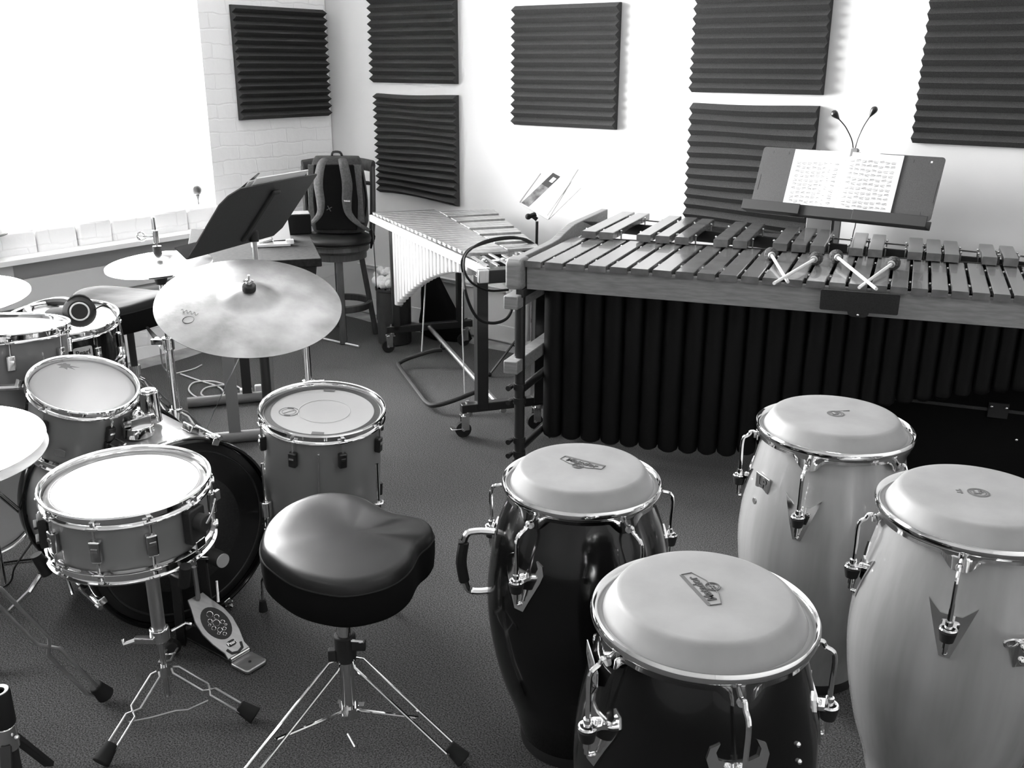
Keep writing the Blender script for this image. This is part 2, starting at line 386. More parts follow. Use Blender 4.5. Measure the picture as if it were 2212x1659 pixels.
# ------------------------------------------------------------------ congas
def conga(px, py, z, dia, shellm, label, lugs, plate, headtext, text_rot, extras=(), hgt=None):
    c = P(px, py, z); Rr = dia/2; H = z
    root = thing('conga_drum', label, 'conga', T((c.x, c.y, 0)), 'congas')
    rt = Rr-.028; rb = .205 if plate != 'none' else .2
    prof = [(0, .0), (.105, .0), (.128, .004), (.130, .02)]
    ctl = [(.0, .130), (.12, .150), (.25, .180), (.40, .203), (.52, .213), (.60, .214), (.72, .207), (.85, .190), (1.0, rt)]
    def rad_at(t):
        for i in range(len(ctl)-1):
            if ctl[i][0] <= t <= ctl[i+1][0]:
                p0 = ctl[max(0, i-1)]; p1 = ctl[i]; p2 = ctl[i+1]; p3 = ctl[min(len(ctl)-1, i+2)]
                s = (t-p1[0])/(p2[0]-p1[0])
                m1 = (p2[1]-p0[1])/(p2[0]-p0[0])*(p2[0]-p1[0]); m2 = (p3[1]-p1[1])/(p3[0]-p1[0])*(p2[0]-p1[0])
                return (2*s**3-3*s*s+1)*p1[1]+(s**3-2*s*s+s)*m1+(-2*s**3+3*s*s)*p2[1]+(s**3-s*s)*m2
        return rt
    top = H-.012
    sh = MB(); pr = list(prof)
    for k in range(1, 41): pr.append((rad_at(k/40), .02+(top-.02)*k/40))
    sh.lathe(pr, 96).build('shell', shellm, root, ang=50)
    MB().lathe([(.1305, .0), (.133, .002), (.1335, .028), (.131, .032)], 64).build('base_ring', 'rubber', root)
    def rz(zz): return rad_at(max(0, min(1, (zz-.02)/(top-.02))))
    # skin: flat playing area, soft shoulder, collar down into the rim
    hp = [(0, .034), (Rr*.60, .034), (Rr*.735, .0335), (Rr*.765, .0325), (Rr*.785, .0300), (Rr*.80, .0260), (Rr*.845, .012), (Rr*.885, -.002), (Rr*.905, -.012), (Rr*.93, -.018)]
    hd = MB(T((0, 0, H))).lathe(hp, 96).build('drum_head', 'skin', root, ang=60)
    MB(T((0, 0, H-.014))).torus(Rr*.90, .007, n=80).build('flesh_hoop', 'skin', root)
    # chrome comfort rim with a hanging skirt and a tongue at every lug
    n = 240; vs = []; fs = []
    pf = [(Rr*.905, -.016), (Rr*.925, -.006), (Rr*.955, .002), (Rr*.985, .004), (Rr, -.001), (Rr*1.003, -.008), (Rr*.992, -.014), (Rr*.968, -.018)]
    K = len(pf)+1
    for i in range(n):
        a = 2*pi*i/n
        drop = .028
        for g in lugs:
            d = abs((a-rad(g)+pi) % (2*pi)-pi)*Rr
            if d < .045: drop = max(drop, .028+.028*(.5+.5*cos(pi*min(1, max(0, d-.010)/.035))))
        for r, zz in pf: vs.append((r*sin(a), -r*cos(a), zz))
        zb = -drop; vs.append(((Rr*.962)*sin(a), -(Rr*.962)*cos(a), zb))
    for i in range(n):
        j = (i+1) % n
        for k in range(K-1): fs.append((i*K+k, j*K+k, j*K+k+1, i*K+k+1))
    rm = MB(T((0, 0, H))); rm.add(vs, fs)
    rim = rm.build('rim', 'chrome', root, ang=60)
    md = rim.modifiers.new('thick', 'SOLIDIFY'); md.thickness = .003
    for g in lugs:
        a = rad(g); e = Vec((sin(a), -cos(a), 0)); s_ = Vec((cos(a), sin(a), 0))
        zt = H-.046; zp = H-.175
        rp = rz(zp)
        # dark hole of the tongue
        lg = MB()
        ro = Rr*.962+.004
        pr_ = max(rp, ro-.02)+.018
        L0 = e*(ro-.012)+Vec((0, 0, zt)); top_ = e*(ro+.010)+Vec((0, 0, zt+.008)); mid = e*(pr_+.001)+Vec((0, 0, zt-.018))
        low = e*(pr_+.002)+Vec((0, 0, zp-.012))
        lg.tube([L0, e*(ro-.001)+Vec((0, 0, zt+.006)), top_, e*(ro+.016)+Vec((0, 0, zt-.002)), mid, (mid+low)/2, low], .0046, 8, smooth=4)
        l = lg.build('lug_rod', 'chrome', root)
        MB().cyl(e*(ro-.003)+Vec((0, 0, zt)), e*(ro+.0028)+Vec((0, 0, zt)), .008).build('rod_hole', 'dark', l)
        # bracket ring + rubber washer + wing nut
        b = MB()
        cpt = e*(pr_+.002)+Vec((0, 0, zp+.012))
        b.torus(.014, .003, T(cpt), 20, 6).cyl(cpt+Vec((0, 0, -.004)), cpt+Vec((0, 0, .016)), .0075)
        b.box((0, -.012, 0), (.026, .02, .008), frame(cpt, s_, e, (0, 0, 1)))
        b.build('tension_bracket', 'chrome', l)
        MB().cyl(cpt+Vec((0, 0, -.026)), cpt+Vec((0, 0, -.005)), .013, .017, 18).build('rubber_washer', 'rubber', l)
        MB().cyl(cpt+Vec((0, 0, -.042)), cpt+Vec((0, 0, -.026)), .0065).cyl(cpt+Vec((0, 0, -.054)), cpt+Vec((0, 0, -.04)), .0045).build('tension_nut', 'chrome2', l)
        # side plate lying on the shell
        pl = MB(); z1_ = zp+.055; z0_ = zp-.055
        if plate == 'triangle':
            out = [(-.045, .052), (-.02, .030), (.02, .030), (.045, .052), (.010, -.055), (-.010, -.055)]
        else:
            out = [(-.030, .058), (-.046, .050), (-.052, .032), (-.046, .012), (-.012, -.062), (.012, -.062), (.046, .012), (.052, .032), (.046, .050), (.030, .058), (.037, .044), (.033, .032), (.016, .028), (-.016, .028), (-.033, .032), (-.037, .044)]
        def sp(x, y, dr):
            zz = zp+y; r_ = rz(zz)+dr; aa = a+x/r_
            return (r_*sin(aa), -r_*cos(aa), zz)
        nn = len(out)
        dense = []
        for i in range(nn):
            p0, p1 = out[i], out[(i+1) % nn]
            for k in range(3): dense.append((p0[0]+(p1[0]-p0[0])*k/3, p0[1]+(p1[1]-p0[1])*k/3))
        pl.add([sp(x, y, .0045) for x, y in dense]+[sp(x, y, -.002) for x, y in dense],
               [tuple(range(len(dense)))]+[(i, (i+1) % len(dense), len(dense)+(i+1) % len(dense), len(dense)+i) for i in range(len(dense))])
        p_ = pl.build('side_plate', 'chrome', root, ang=30)
        for yy in (-.048, .018): MB().ball(sp(0, yy, .006), .005).build('screw', 'chrome', p_)
    # print on the head
    zt = H+.0345
    if headtext == 'crest':
        F0 = T((.0, .012, zt)) @ R(text_rot)
        w = .052
        o = MB(F0)
        # outlined crest
        oc = [(-w, .020), (w, .020), (w, .013), (-w, .013)]
        o.prism(oc, 0, .0002)
        o.tube([(-w, .016, .0003), (-w-.001, -.004, .0003), (-.022, -.016, .0003), (.022, -.016, .0003), (w+.001, -.004, .0003), (w, .016, .0003)], .0010, 5)
        o.torus(.0125, .0012, T((0, -.017, .0003)), 24, 5).torus(.0095, .0006, T((0, -.017, .0003)), 24, 4)
        cr_ = o.build('printed_crest', 'inkgrey', hd)
        text('Matador', .023, F0 @ T((0, .003, .0003)), 'ink', 'printed_name', hd, bold=.0006)
        text('LP', .012, F0 @ T((0, -.017, .0003)), 'inkgrey', 'printed_monogram', hd, bold=.0003)
    else:
        F0 = T((.0, .0, zt)) @ R(text_rot)
        o = MB(F0).torus(.0195, .0022, Mat.Diagonal((1, 1, .12, 1)), 32, 6).torus(.0145, .001, Mat.Diagonal((1, 1, .2, 1)), 32, 5)
        if headtext == 'worn': o.box((-.034, .0, .0002), (.004, .020, .0005)).box((-.040, .004, .0002), (.006, .003, .0005)).box((-.040, -.006, .0002), (.006, .003, .0005))
        else: o.box((.022, .017, .0002), (.05, .0015, .0005)).box((.036, .012, .0002), (.018, .0012, .0005))
        o.build('printed_crest', 'inkgrey', hd)
        text('LP', .021, F0 @ T((0, 0, .0003)), 'inkgrey', 'printed_monogram', hd, bold=.0008)
    def surf(ang, zz, dr=0.):
        a = rad(ang); r_ = rz(zz)+dr; e = Vec((sin(a), -cos(a), 0)); s_ = Vec((cos(a), sin(a), 0))
        return frame(e*r_+Vec((0, 0, zz)), s_, (0, 0, 1), e)
    for ex in extras: ex(root, surf, H)
    return root
def ex_badge(root, surf, H):
    F0 = surf(-72, H-.13, .001)
    MB(F0).box((0, 0, 0), (.058, .040, .004)).build('badge', 'silverplate', root, bev=.001)
    text('LP', .036, F0 @ T((0, 0, .003)), 'ink2', 'badge_monogram', root, bold=.0012)
    MB(surf(-76, H-.185)).cyl((0, 0, -.001), (0, 0, .002), .008).build('plug', 'steel', root)
def ex_handle(root, surf, H):
    F0 = surf(-86, H-.20)
    h = MB(F0)
    h.tube([(0, .075, -.01), (0, .078, .03), (0, .066, .055), (0, 0, .064), (0, -.066, .055), (0, -.078, .03), (0, -.075, -.01)], .0085, 8, smooth=4)
    hh = h.build('handle', 'chrome2', root)
    MB(F0).box((0, .052, .066), (.022, .004, .012)).tube([(0, .05, .06), (0, .0, .0665), (0, -.05, .06)], .0125, 8, smooth=4).build('hand_grip', 'rubber', hh)
def ex_studs(root, surf, H):
    for zz in (H-.155, H-.185):
        MB(surf(42, zz)).ball((0, 0, .001), .005).build('screw', 'chrome', root)
def ex_crest(root, surf, H):
    F0 = surf(-84, H-.10, .0015)
    MB(F0).prism([(-.05, .02), (.05, .02), (.05, -.006), (.02, -.022), (-.02, -.022), (-.05, -.006)], 0, .002).build('badge', 'silverplate', root)
    MB(F0).prism([(-.046, .017), (.046, .017), (.046, -.004), (.018, -.018), (-.018, -.018), (-.046, -.004)], .002, .0025).build('badge_face', 'ink2', root)
    text('Matador', .022, F0 @ T((0, .004, .0028)), 'silverplate', 'badge_name', root)
def ex_bracket(root, surf, H):
    F0 = surf(6, H-.20)
    b = MB(F0)
    b.prism([(-.028, .024), (.028, .024), (.016, -.032), (-.012, -.034)], -.002, .005)
    b.tube([(-.012, .026, .006), (-.024, .020, .014), (-.042, .022, .016), (-.046, .032, .016), (-.03, .034, .014), (-.012, .028, .008), (.012, .028, .008), (.03, .020, .014), (.048, .014, .016), (.052, .024, .016), (.036, .028, .014), (.014, .028, .007)], .0032, 6, smooth=4)
    bb = b.build('strap_bracket', 'chrome2', root)
    MB(F0).box((0, -.004, .008), (.02, .05, .006)).build('bracket_bar', 'chrome2', bb)
    for yy in (.012, -.016): MB(F0).ball((0, yy, .012), .008).build('bracket_screw', 'chrome', bb)
conga(1256, 1036, .690, .362, 'blackshell', 'black lacquered conga standing behind the other black one, with a side handle', [-41, 31, 103, 175, -113], 'horn', 'crest', rad(-33), (ex_handle,))
conga(1520, 1317, .700, .385, 'blackshell', 'black lacquered conga in the foreground, nearest the camera', [8, 80, 152, -136, -64], 'horn', 'crest', rad(-73+180), (ex_studs, ex_crest))
conga(1802, 921, .712, .390, 'whiteshell', 'white conga with the small rectangular metal badge, farther of the white pair', [-35, 37, 109, 181, -107], 'triangle', 'small', rad(10), (ex_badge,))
conga(2108, 1097, .722, .392, 'whiteshell', 'white conga at the right edge with the empty strap bracket on its front', [-31, 41, 113, 185, -103], 'triangle', 'worn', rad(-10), (ex_bracket,))
# ------------------------------------------------------------------ marimba (frame: x toward the treble end, y away from the player)
def many(name, m, parent, mbs, **k):
    for q in mbs: q.build(name, m, parent, **k)
MF = frame((.04, 3.505, 0), (.9245, -.3812, 0), (.3812, .9245, 0), (0, 0, 1))
MFi = MF.inverted()
mar = thing('marimba', 'long five-octave marimba with dark wooden bars and black resonator tubes', 'marimba', MF)
def mloc(px, py, z): return MFi @ P(px, py, z)
nat = [1131.5, 1176, 1222, 1270, 1317, 1362.6, 1409, 1459, 1506, 1553, 1601, 1647, 1696, 1742, 1791, 1833.5, 1882, 1924, 1969, 2013, 2056.5, 2102, 2147.5, 2192]
nu = [mloc(x, 563+(x-1131)*.0705, .87).x for x in nat]
while len(nu) < 37: nu.append(nu[-1]+max(.046, (nu[-1]-nu[-2])*.982))
acc = [1256, 1294, 1375, 1416, 1457.5, 1541, 1583, 1669, 1710, 1750, 1833.5, 1875, 1961, 2001.6, 2041, 2123, 2169]
au = [mloc(x, 501+(x-1256)*.0645, .9).x for x in acc]
k = 0                                                 # the next groups up to the top note, from the naturals they stand between
for i in range(24, 35):
    if i % 7 in (0, 1, 3, 4, 5): au.append(nu[i+1]-.026+.0)
au = au[:25]
MEND = nu[36]+.03
def vf(u): return .077+.0647*u
def va(u): return .615+.038*u
def vb(u): return 1.243-.175*u
def bar_mesh(u0, w, v0, v1, z1, th):
    mb = MB(); n = 10; c = .003
    prof = []
    for i in range(n+1):
        t = i/n; s = abs(2*t-1); zb = z1-th+.010*max(0, 1-(s/.55)**2)
        prof.append((v0+(v1-v0)*t, zb))
    sec = [(-w/2, 0), (-w/2, 1), (-w/2+c, 2), (w/2-c, 2), (w/2, 1), (w/2, 0)]
    vs = []
    for v, zb in prof:
        e = 0
        for x, q in sec: vs.append((u0+w/2+x, v, (zb, z1-c*.6, z1)[q]))
    fs = [(i*6+j, i*6+(j+1) % 6, (i+1)*6+(j+1) % 6, (i+1)*6+j) for i in range(n) for j in range(6)]
    fs += [tuple(range(6)), tuple(n*6+j for j in reversed(range(6)))]
    return mb.add(vs, fs)
for i in range(36):
    u = nu[i]; w = (nu[i+1]-u)*.83
    bar_mesh(u, w, vf(u), va(u)+.035, .87, .024).build('bar', 'rosewood', mar, ang=22)
for u in au:
    w = .062-.0075*u
    bar_mesh(u, w, va(u), vb(u), .905, .030).build('bar', 'rosewood', mar, ang=22)
posts = []
for i in range(1, 36):
    u = nu[i]-.0045
    if i < 25:
        for v, z in ((vf(u)+.12, .868), (va(u)-.07, .868)):
            MB().cyl((u, v, .84), (u, v, z-.008), .0022, n=6).ball((u, v, z-.004), .0052, n=8).build('bar_post', 'steel', mar)
for j, u in enumerate(au[:17]):
    w = .062-.0075*u
    for uu in (u-.008, u+w+.008):
        if j and uu < au[j-1]+w+.012: continue
        for v in (va(u)+.10, vb(u)-.11):
            MB().cyl((uu, v, .86), (uu, v, .892), .003, n=6).ball((uu, v, .898), .0052, n=8).build('cord_post', 'steel', mar)
# rails
MB().bar((-.02, vf(-.02)+.020, .805), (MEND, vf(MEND)+.020, .805), .022, .095).build('front_rail', 'wood', mar, bev=.002)
MB().bar((.0, va(0)-.012, .825), (MEND, va(MEND)-.012, .825), .02, .05).build('inner_rail', 'matte', mar)
MB().bar((.0, va(0)+.055, .845), (MEND, va(MEND)+.055, .845), .016, .05).build('inner_rail', 'matte', mar)
MB().bar((.0, va(0)+.0, .842), (MEND, va(MEND)+.0, .842), .03, .012).build('bar_support', 'wood', mar)
MB().bar((.0, vb(0)-.12, .845), (MEND, vb(MEND)-.12, .845), .016, .05).build('back_rail', 'matte', mar)
MB().bar((.0, vb(0)-.012, .873), (MEND, vb(MEND)-.012, .873), .006, .006).build('cord_rail', 'steel', mar)
MB().bar((.0, vf(0)+.14, .842), (MEND, vf(MEND)+.14, .842), .016, .012).build('cord_rail', 'matte', mar)
# end boards: rounded block in front, then an S up to the accidental level
def endboard(u0, name):
    s = 1 if u0 < .5 else -1
    prof = []
    L = vb(u0)-.02; f0 = vf(u0)-.035
    top = [(0, .845), (.0, .862), (.012, .876), (.03, .880), (.40, .880), (.50, .884), (.60, .902), (.70, .916), (.80, .918), (L-f0, .918)]
    pts = [(f0+a, z) for a, z in top]+[(L, .80), (f0+.2, .765), (f0+.10, .758), (f0+.02, .758), (f0, .770)]
    F0 = frame((u0, 0, 0), (0, 1, 0), (0, 0, 1), (1, 0, 0))
    fr = [p for p in pts if p[0] <= f0+.04]
    MB(F0).prism([(f0+a, z) for a, z in top[:4]]+[(f0+.09, .879), (f0+.09, .760), (f0+.02, .758), (f0, .770)], -.032, .032).build(name, 'wood', mar, bev=.009, seg=3)
    MB(F0).prism([(f0+.085, .874)]+[(a, z-.006) for a, z in pts[4:-4]]+[(L, .845), (f0+.75, .845), (f0+.5, .82), (f0+.085, .80)], -.026, .008).build('end_rail', 'wood', mar, bev=.003)
endboard(-.058, 'end_board'); endboard(MEND+.04, 'end_board')
# end stands
for u0 in (-.045, MEND+.03):
    v0, v1 = vf(u0)-.02, vb(u0)-.16
    for v in (v0+.03, v1):
        MB().cyl((u0, v, .03), (u0, v, .74), .021, n=20).build('leg', 'black', mar)
        MB().cyl((u0, v, .0), (u0, v, .035), .028, n=16).build('foot', 'rubber', mar)
    for z in (.715, .455):
        MB().box((u0-.012, (v0+v1)/2-.01, z), (.058, v1-v0+.06, .052)).build('cross_beam', 'wood', mar, bev=.004)
    for z in (.36, .30, .13, .07):
        MB().cyl((u0-.03, v0+.012, z), (u0-.03, v0-.018, z), .011, n=12).build('clamp_knob', 'black', mar)
        MB().cyl((u0, v0+.03, z-.013), (u0, v0+.03, z+.013), .026, n=16).build('clamp_collar', 'black', mar)
    for z in (.34, .09):
        MB().cyl((u0, v0+.05, z), (u0+.02, v1-.02, z+.02), .017, n=12).build('cross_tube', 'black', mar)
    MB().box((u0+.01, (v0+v1)/2-.0, .745), (.03, v1-v0, .03)).build('support_bar', 'matte', mar)
# long braces between the stands, just behind the tubes
MB().cyl((-.045, .8, .36), (MEND+.03, .62, .36), .014, n=10).build('long_brace', 'black', mar)
# resonators
def zr(u):
    t = [(-.1, .085), (.5, .085), (.75, .10), (.84, .12), (1.05, .26), (1.3, .38), (1.7, .48), (2.3, .6)]
    for (a, b), (c, d) in zip(t, t[1:]):
        if u <= c: return b+(d-b)*max(0, (u-a))/(c-a)
    return .6
for i in range(36):
    u = (nu[i]+nu[i+1])/2; r = (nu[i+1]-nu[i])*.506; zb = zr(u); v = vf(u)+.24
    MB(T((u, v, 0))).lathe([(0, zb-.018), (r*.6, zb-.014), (r*.93, zb-.003), (r, zb+.012), (r, .82), (r-.002, .82), (r-.002, zb+.02), (0, zb+.012)], 20).build('resonator_tube', 'reso', mar)
for u in au[:20]:
    u += .028; r = .03; zb = zr(u)+.03; v = va(u)+.20
    MB(T((u, v, 0))).lathe([(0, zb-.014), (r*.7, zb-.01), (r, zb+.012), (r, .83), (r-.002, .83), (r-.002, zb+.02), (0, zb+.012)], 16).build('resonator_tube', 'reso', mar)
MB().box((.012, vf(0)+.27, .42), (.006, .12, .70)).build('side_strip', 'black', mar)
# clamp-on plate hanging over the front rail
c = mloc(1856, 646, .83)
pu = c.x; pv = vf(pu)-.012
pm = frame((pu, pv-.006, .812), (1, .0647, 0), (0, -.30, .95), (0.06, -.95, -.30))
MB(pm).prism(rrect(.255, .080, .006), -.002, .002).build('clip_plate', 'plate', mar)
MB(pm).prism(rrect(.07, .05, .018, cy_=-.035), -.003, .001).build('clip_tab', 'plate', mar)
MB(pm).ball((0, -.05, .003), .0055).build('clip_screw', 'chrome', mar)

# ------------------------------------------------------------------ mallets lying crossed on the bars
def mallet(hx, hy, tx, ty, zh, zt, label, grp='four mallets laid on the marimba bars'):
    h = P(hx, hy, zh); t_ = P(tx, ty, zt); d = (t_-h).normalized()
    F0 = zframe(h, d)
    root = thing('mallet', label, 'mallet', F0, grp)
    L = (t_-h).length
    MB().cyl((0, 0, .0), (0, 0, L), .0062, .0056, 10).build('shaft', 'birch', root)
    MB().lathe([(0, -.025), (.013, -.022), (.023, -.011), (.026, .002), (.0235, .015), (.016, .024), (.008, .028)], 20).build('yarn_head', 'darkyarn', root)
    MB().torus(.010, .004, T((0, 0, .027)), 16, 6).build('collar', 'steel', root)
mallet(1665, 548, 1702, 609, .895, .877, 'short-looking mallet of the left crossed pair, head towards the left')
mallet(1763, 558, 1672, 612, .895, .886, 'mallet of the left crossed pair, head towards the right')
mallet(1806, 553, 1893, 624, .895, .886, 'mallet of the right crossed pair, head towards the left')
mallet(1930, 568, 1856, 621, .895, .877, 'mallet of the right crossed pair, head towards the right')

# ------------------------------------------------------------------ black music stand with wings behind the marimba
BL = PY(1622, 440, 4.30); BRt = PY(2010, 478, 3.80); BRt.z = BL.z
ex_ = (BRt-BL).normalized(); nh = Vec((-ex_.y, ex_.x, 0)); tl = rad(20)
ey_ = Vec((0, 0, 1))*cos(tl)+nh*sin(tl); ez_ = ex_.cross(ey_)
WD = (BRt-BL).length; HD = .259
FD = frame(BL, ex_, ey_, ez_)
ms = thing('music_stand', 'wide black music stand with side wings standing behind the marimba', 'music stand', FD)
MB().prism(rrect(.50, HD-.012, .012, cx_=WD/2-.0, cy_=HD/2-.006), -.003, 0).build('desk', 'desk', ms, bev=.0006)
lw = rrect(.27, HD, .014, cx_=.135, cy_=HD/2); rw = rrect(.27, HD, .014, cx_=WD-.135, cy_=HD/2)
MB().prism(lw, .0005, .003).build('wing_panel', 'desk', ms, bev=.0006)
MB().prism(rw, .0005, .003).build('wing_panel', 'desk', ms, bev=.0006)
for x in (.05, .122, .197, WD-.197, WD-.122): MB().box((x, HD-.022, .0032), (.005, .012, .0012)).build('slot', 'ink2', ms)
MB().box((WD-.05, HD-.022, .0034), (.007, .007, .0012)).build('slot', 'white', ms)
MB().box((.012, .10, .0035), (.010, .07, .001)).build('recess', 'ink2', ms)
MB().box((WD-.012, .12, .0035), (.010, .09, .001)).build('recess', 'ink2', ms)
MB().prism(rrect(.05, .022, .003, cx_=WD-.07, cy_=.025), .003, .0038).build('maker_plate', 'ink2', ms)
def lip(x0, x1, d, name):
    MB().box(((x0+x1)/2, -.034, d/2-.003), (x1-x0, .005, d)).box(((x0+x1)/2, -.014, d-.002), (x1-x0, .044, .004)).box(((x0+x1)/2, -.018, -.003), (x1-x0, .036, .004)).build(name, 'matte', ms, bev=.002)
lip(-.012, .255, .062, 'tray_lip'); lip(.20, WD-.20, .050, 'tray_lip'); lip(WD-.295, WD+.004, .062, 'tray_lip')
bk = FD @ Vec((WD/2-.03, HD*.45, -.02)); bl = FD.inverted()
MB(bl).cyl(bk, (bk.x, bk.y, .45), .008, n=12).build('upper_tube', 'black', ms)
MB(bl).cyl((bk.x, bk.y, .05), (bk.x, bk.y, .5), .014, n=14).build('lower_tube', 'black', ms)
MB(bl).ball((bk.x, bk.y, bk.z), .022).build('tilt_joint', 'black', ms)
for a in (-30, 135, 235): MB(bl).bar((bk.x, bk.y, .10), (bk.x+.28*cos(rad(a)), bk.y+.28*sin(rad(a)), .008), .022, .01).build('leg', 'black', ms)
# grey case behind, seen between the bars and the desk
# open book of music
bo = thing('music_book', 'open book of sheet music on the wide black music stand', 'book', FD @ T((.385, .012, .004)))
pw = .233; ph = .243
for s in (-1, 1):
    vs = []; n = 12
    for i in range(n+1):
        t = i/n; z = .0035+.010*(1-t)**3*sin(min(1, t*6)*pi/2)+.002
        for y in (0, ph): vs.append((s*(t*pw), y-.001*t, z))
    m1 = MB(); m1.add(vs+[(v[0], v[1], .0004) for v in vs], [(2*i, 2*i+2, 2*i+3, 2*i+1) for i in range(n)]+[(2*n+2+2*i, 2*n+2+2*i+1, 2*n+2+2*i+3, 2*n+2+2*i+2) for i in range(n)]+[(2*i, 2*n+2+2*i, 2*n+4+2*i, 2*i+2) for i in range(n)]+[(2*i+1, 2*i+3, 2*n+5+2*i, 2*n+3+2*i) for i in range(n)]+[(2*n, 4*n+2, 4*n+3, 2*n+1)])
    pg = m1.build('page', 'paper', bo)
    nt_ = MB(); random.seed(5+s)
    rows = 10 if s < 0 else 11
    y0 = ph*.86 if s > 0 else ph*.76
    for r_ in range(rows):
        y = y0-(y0-.018)*r_/(rows-1)
        for q in range(8):
            x = s*.0+(.022+q*.0242 if s > 0 else -pw+.022+q*.0242)
            if s < 0 and r_ == rows-1 and q < 3: y -= .0
            zz = .0062+.010*(1-abs(x)/pw)**3
            sl = random.uniform(-.0025, .0025); hh = random.choice((-.0045, .0045))
            nt_.add([(x, y+hh-sl, zz), (x+.017, y+hh+sl, zz), (x+.017, y+hh+sl-.0016, zz), (x, y+hh-sl-.0016, zz)], [(0, 1, 2, 3)])
            for g in range(5):
                xx = x+.0008+g*.0039; yy = y-hh*.4+random.uniform(-.002, .002)
                nt_.box((xx, yy, zz), (.0019, .0014, .0002)); 
                nt_.box((xx+(.0009 if hh > 0 else -.0009), (yy+y+hh)/2, zz), (.00035, abs(y+hh-yy), .0002))
        for g in range(5):
            nt_.box((s*(pw/2)+s*.0, y-.003+g*.0015, .0063+.002), (pw*.84, .00016, .0001))
    nt_.build('printed_music', 'note', pg, kind='stuff')
# twin gooseneck lamp clipped to the top of the desk
lp = thing('clip_lamp', 'twin gooseneck reading lamp clipped on top of the wide music stand', 'lamp', FD @ T((.41, HD-.006, 0)))
MB().box((0, .0, .006), (.030, .036, .018)).box((0, .012, .0), (.026, .018, .026)).build('clip', 'grey', lp, bev=.003)
MB().tube([(.018, .006, 0), (.024, .004, -.004), (.022, -.018, -.006)], .0015, 6, smooth=4).build('wire_loop', 'black', lp)
iF = (FD @ T((.41, HD-.006, 0))).inverted()
def goose(pts, name):
    w = [iF @ PN(x, y, 4.1-.02*i) for i, (x, y) in enumerate(pts)]
    g = MB().tube(w, .0025, 8, smooth=6).build('gooseneck', 'black', lp)
    d = (w[-1]-w[-2]).normalized()
    MB(zframe(w[-1]-d*.002, d)).lathe([(.003, 0), (.005, .006), (.011, .020), (.0145, .032), (.013, .041), (.007, .047), (0, .049)], 16).build('lamp_head', 'black', g)
goose([(1843, 322), (1840, 302), (1827, 275), (1812, 257)], 'a'); goose([(1847, 322), (1853, 300), (1866, 272), (1879, 252)], 'b')
# dangling lamp lead behind the desk
pA = PY(1851, 455, 4.12); pB = PY(1840, 520, 4.14)
tag(MB().tube([pA+Vec((0, 0, .1)), pA, (pA+pB)/2+Vec((.004, 0, 0)), pB, (pB.x-.02, pB.y, .5), (pB.x+.0, pB.y-.02, .01)], .002, 6, smooth=5).build('lamp_cable', 'black'), 'thin black lead hanging down behind the wide music stand', 'cable')
# grey board standing behind the bars
g0 = PY(1778, 490, 4.24)
gb = thing('display_board', 'grey board standing upright behind the marimba under the wide music desk', 'board', T((g0.x, g0.y, 0)) @ R(RA))
MB().box((.0, 0, .52), (.155, .012, 1.0)).build('panel', 'grey', gb, bev=.003)
for s in (-1, 1): MB().box((s*.06, -.0, .012), (.03, .10, .022)).build('foot', 'matte', gb)

# ------------------------------------------------------------------ road case under the treble end
cc = P(1888, 858, .35); ce = P(2212, 895, .35); d = (ce-cc).normalized(); dn = Vec((-d.y, d.x, 0))
CF = frame((cc.x, cc.y, 0), d, dn, (0, 0, 1))
cs = thing('road_case', 'black road case with small metal latches under the right end of the marimba', 'case', CF)
MB().box((.5, .22, .20), (1.0, .40, .29)).build('case_body', 'velour', cs, bev=.006)
MB().box((.5, .22, .435), (1.0, .40, .17)).build('lid', 'velour', cs, bev=.006)
MB().box((.5, .018, .349), (1.0, .008, .012)).build('seam_strip', 'desk', cs)
for x in (.44, .81):
    MB().box((x, .012, .35), (.07, .012, .06)).build('latch', 'matte', cs, bev=.002)
    for s in (-.028, .028): MB().ball((x+s*.9, .004, .365), .0075).build('rivet', 'chrome', cs)
for x in (.52, .56): MB().ball((x, .018, .24), .007).build('rivet', 'chrome', cs)
for x in (.05, .95):
    for y in (.06, .38): MB().cyl((x-.012, y, .028), (x+.012, y, .028), .028, n=16).box((x, y, .05), (.02, .03, .02)).build('wheel', 'rubber', cs)
# ------------------------------------------------------------------ vibraphone (x from treble end to bass end, y to the sharps side)
VF = frame((-.047, 4.05, 0), (-.322, .947, 0), (-.947, -.322, 0), (0, 0, 1))     # y toward the player (naturals)
vib = thing('vibraphone', 'silver-barred vibraphone on a black wheeled frame in front of the white wall', 'vibraphone', VF)
ZB = .812
def nf(u): return .125+.165*u/1.3+.02      # natural ends toward the player
def af(u): return .19+.17*u/1.3            # sharps ends on the other side
N22 = 22; U0, U1 = .03, 1.33
def ub(i): return U0+(U1-U0)*(1-(1-i/N22)**1.0)
for i in range(N22):
    u = ub(i); w = (ub(i+1)-u)*.86
    MB().box((u+w/2, (nf(u)-.04)/2-.0, ZB-.006), (w, nf(u)+.04, .013)).build('bar', 'alu', vib, bev=.0015)
pat = []
for i in range(1, N22):                   # i counts naturals down from F6; sharps sit between
    if (i % 7) not in (0, 3): pat.append(ub(i))
for u in pat:
    MB().box((u-.002, -(.045+af(u))/2, ZB-.004), (.050, af(u)-.045, .013)).build('bar', 'alu', vib, bev=.0015)
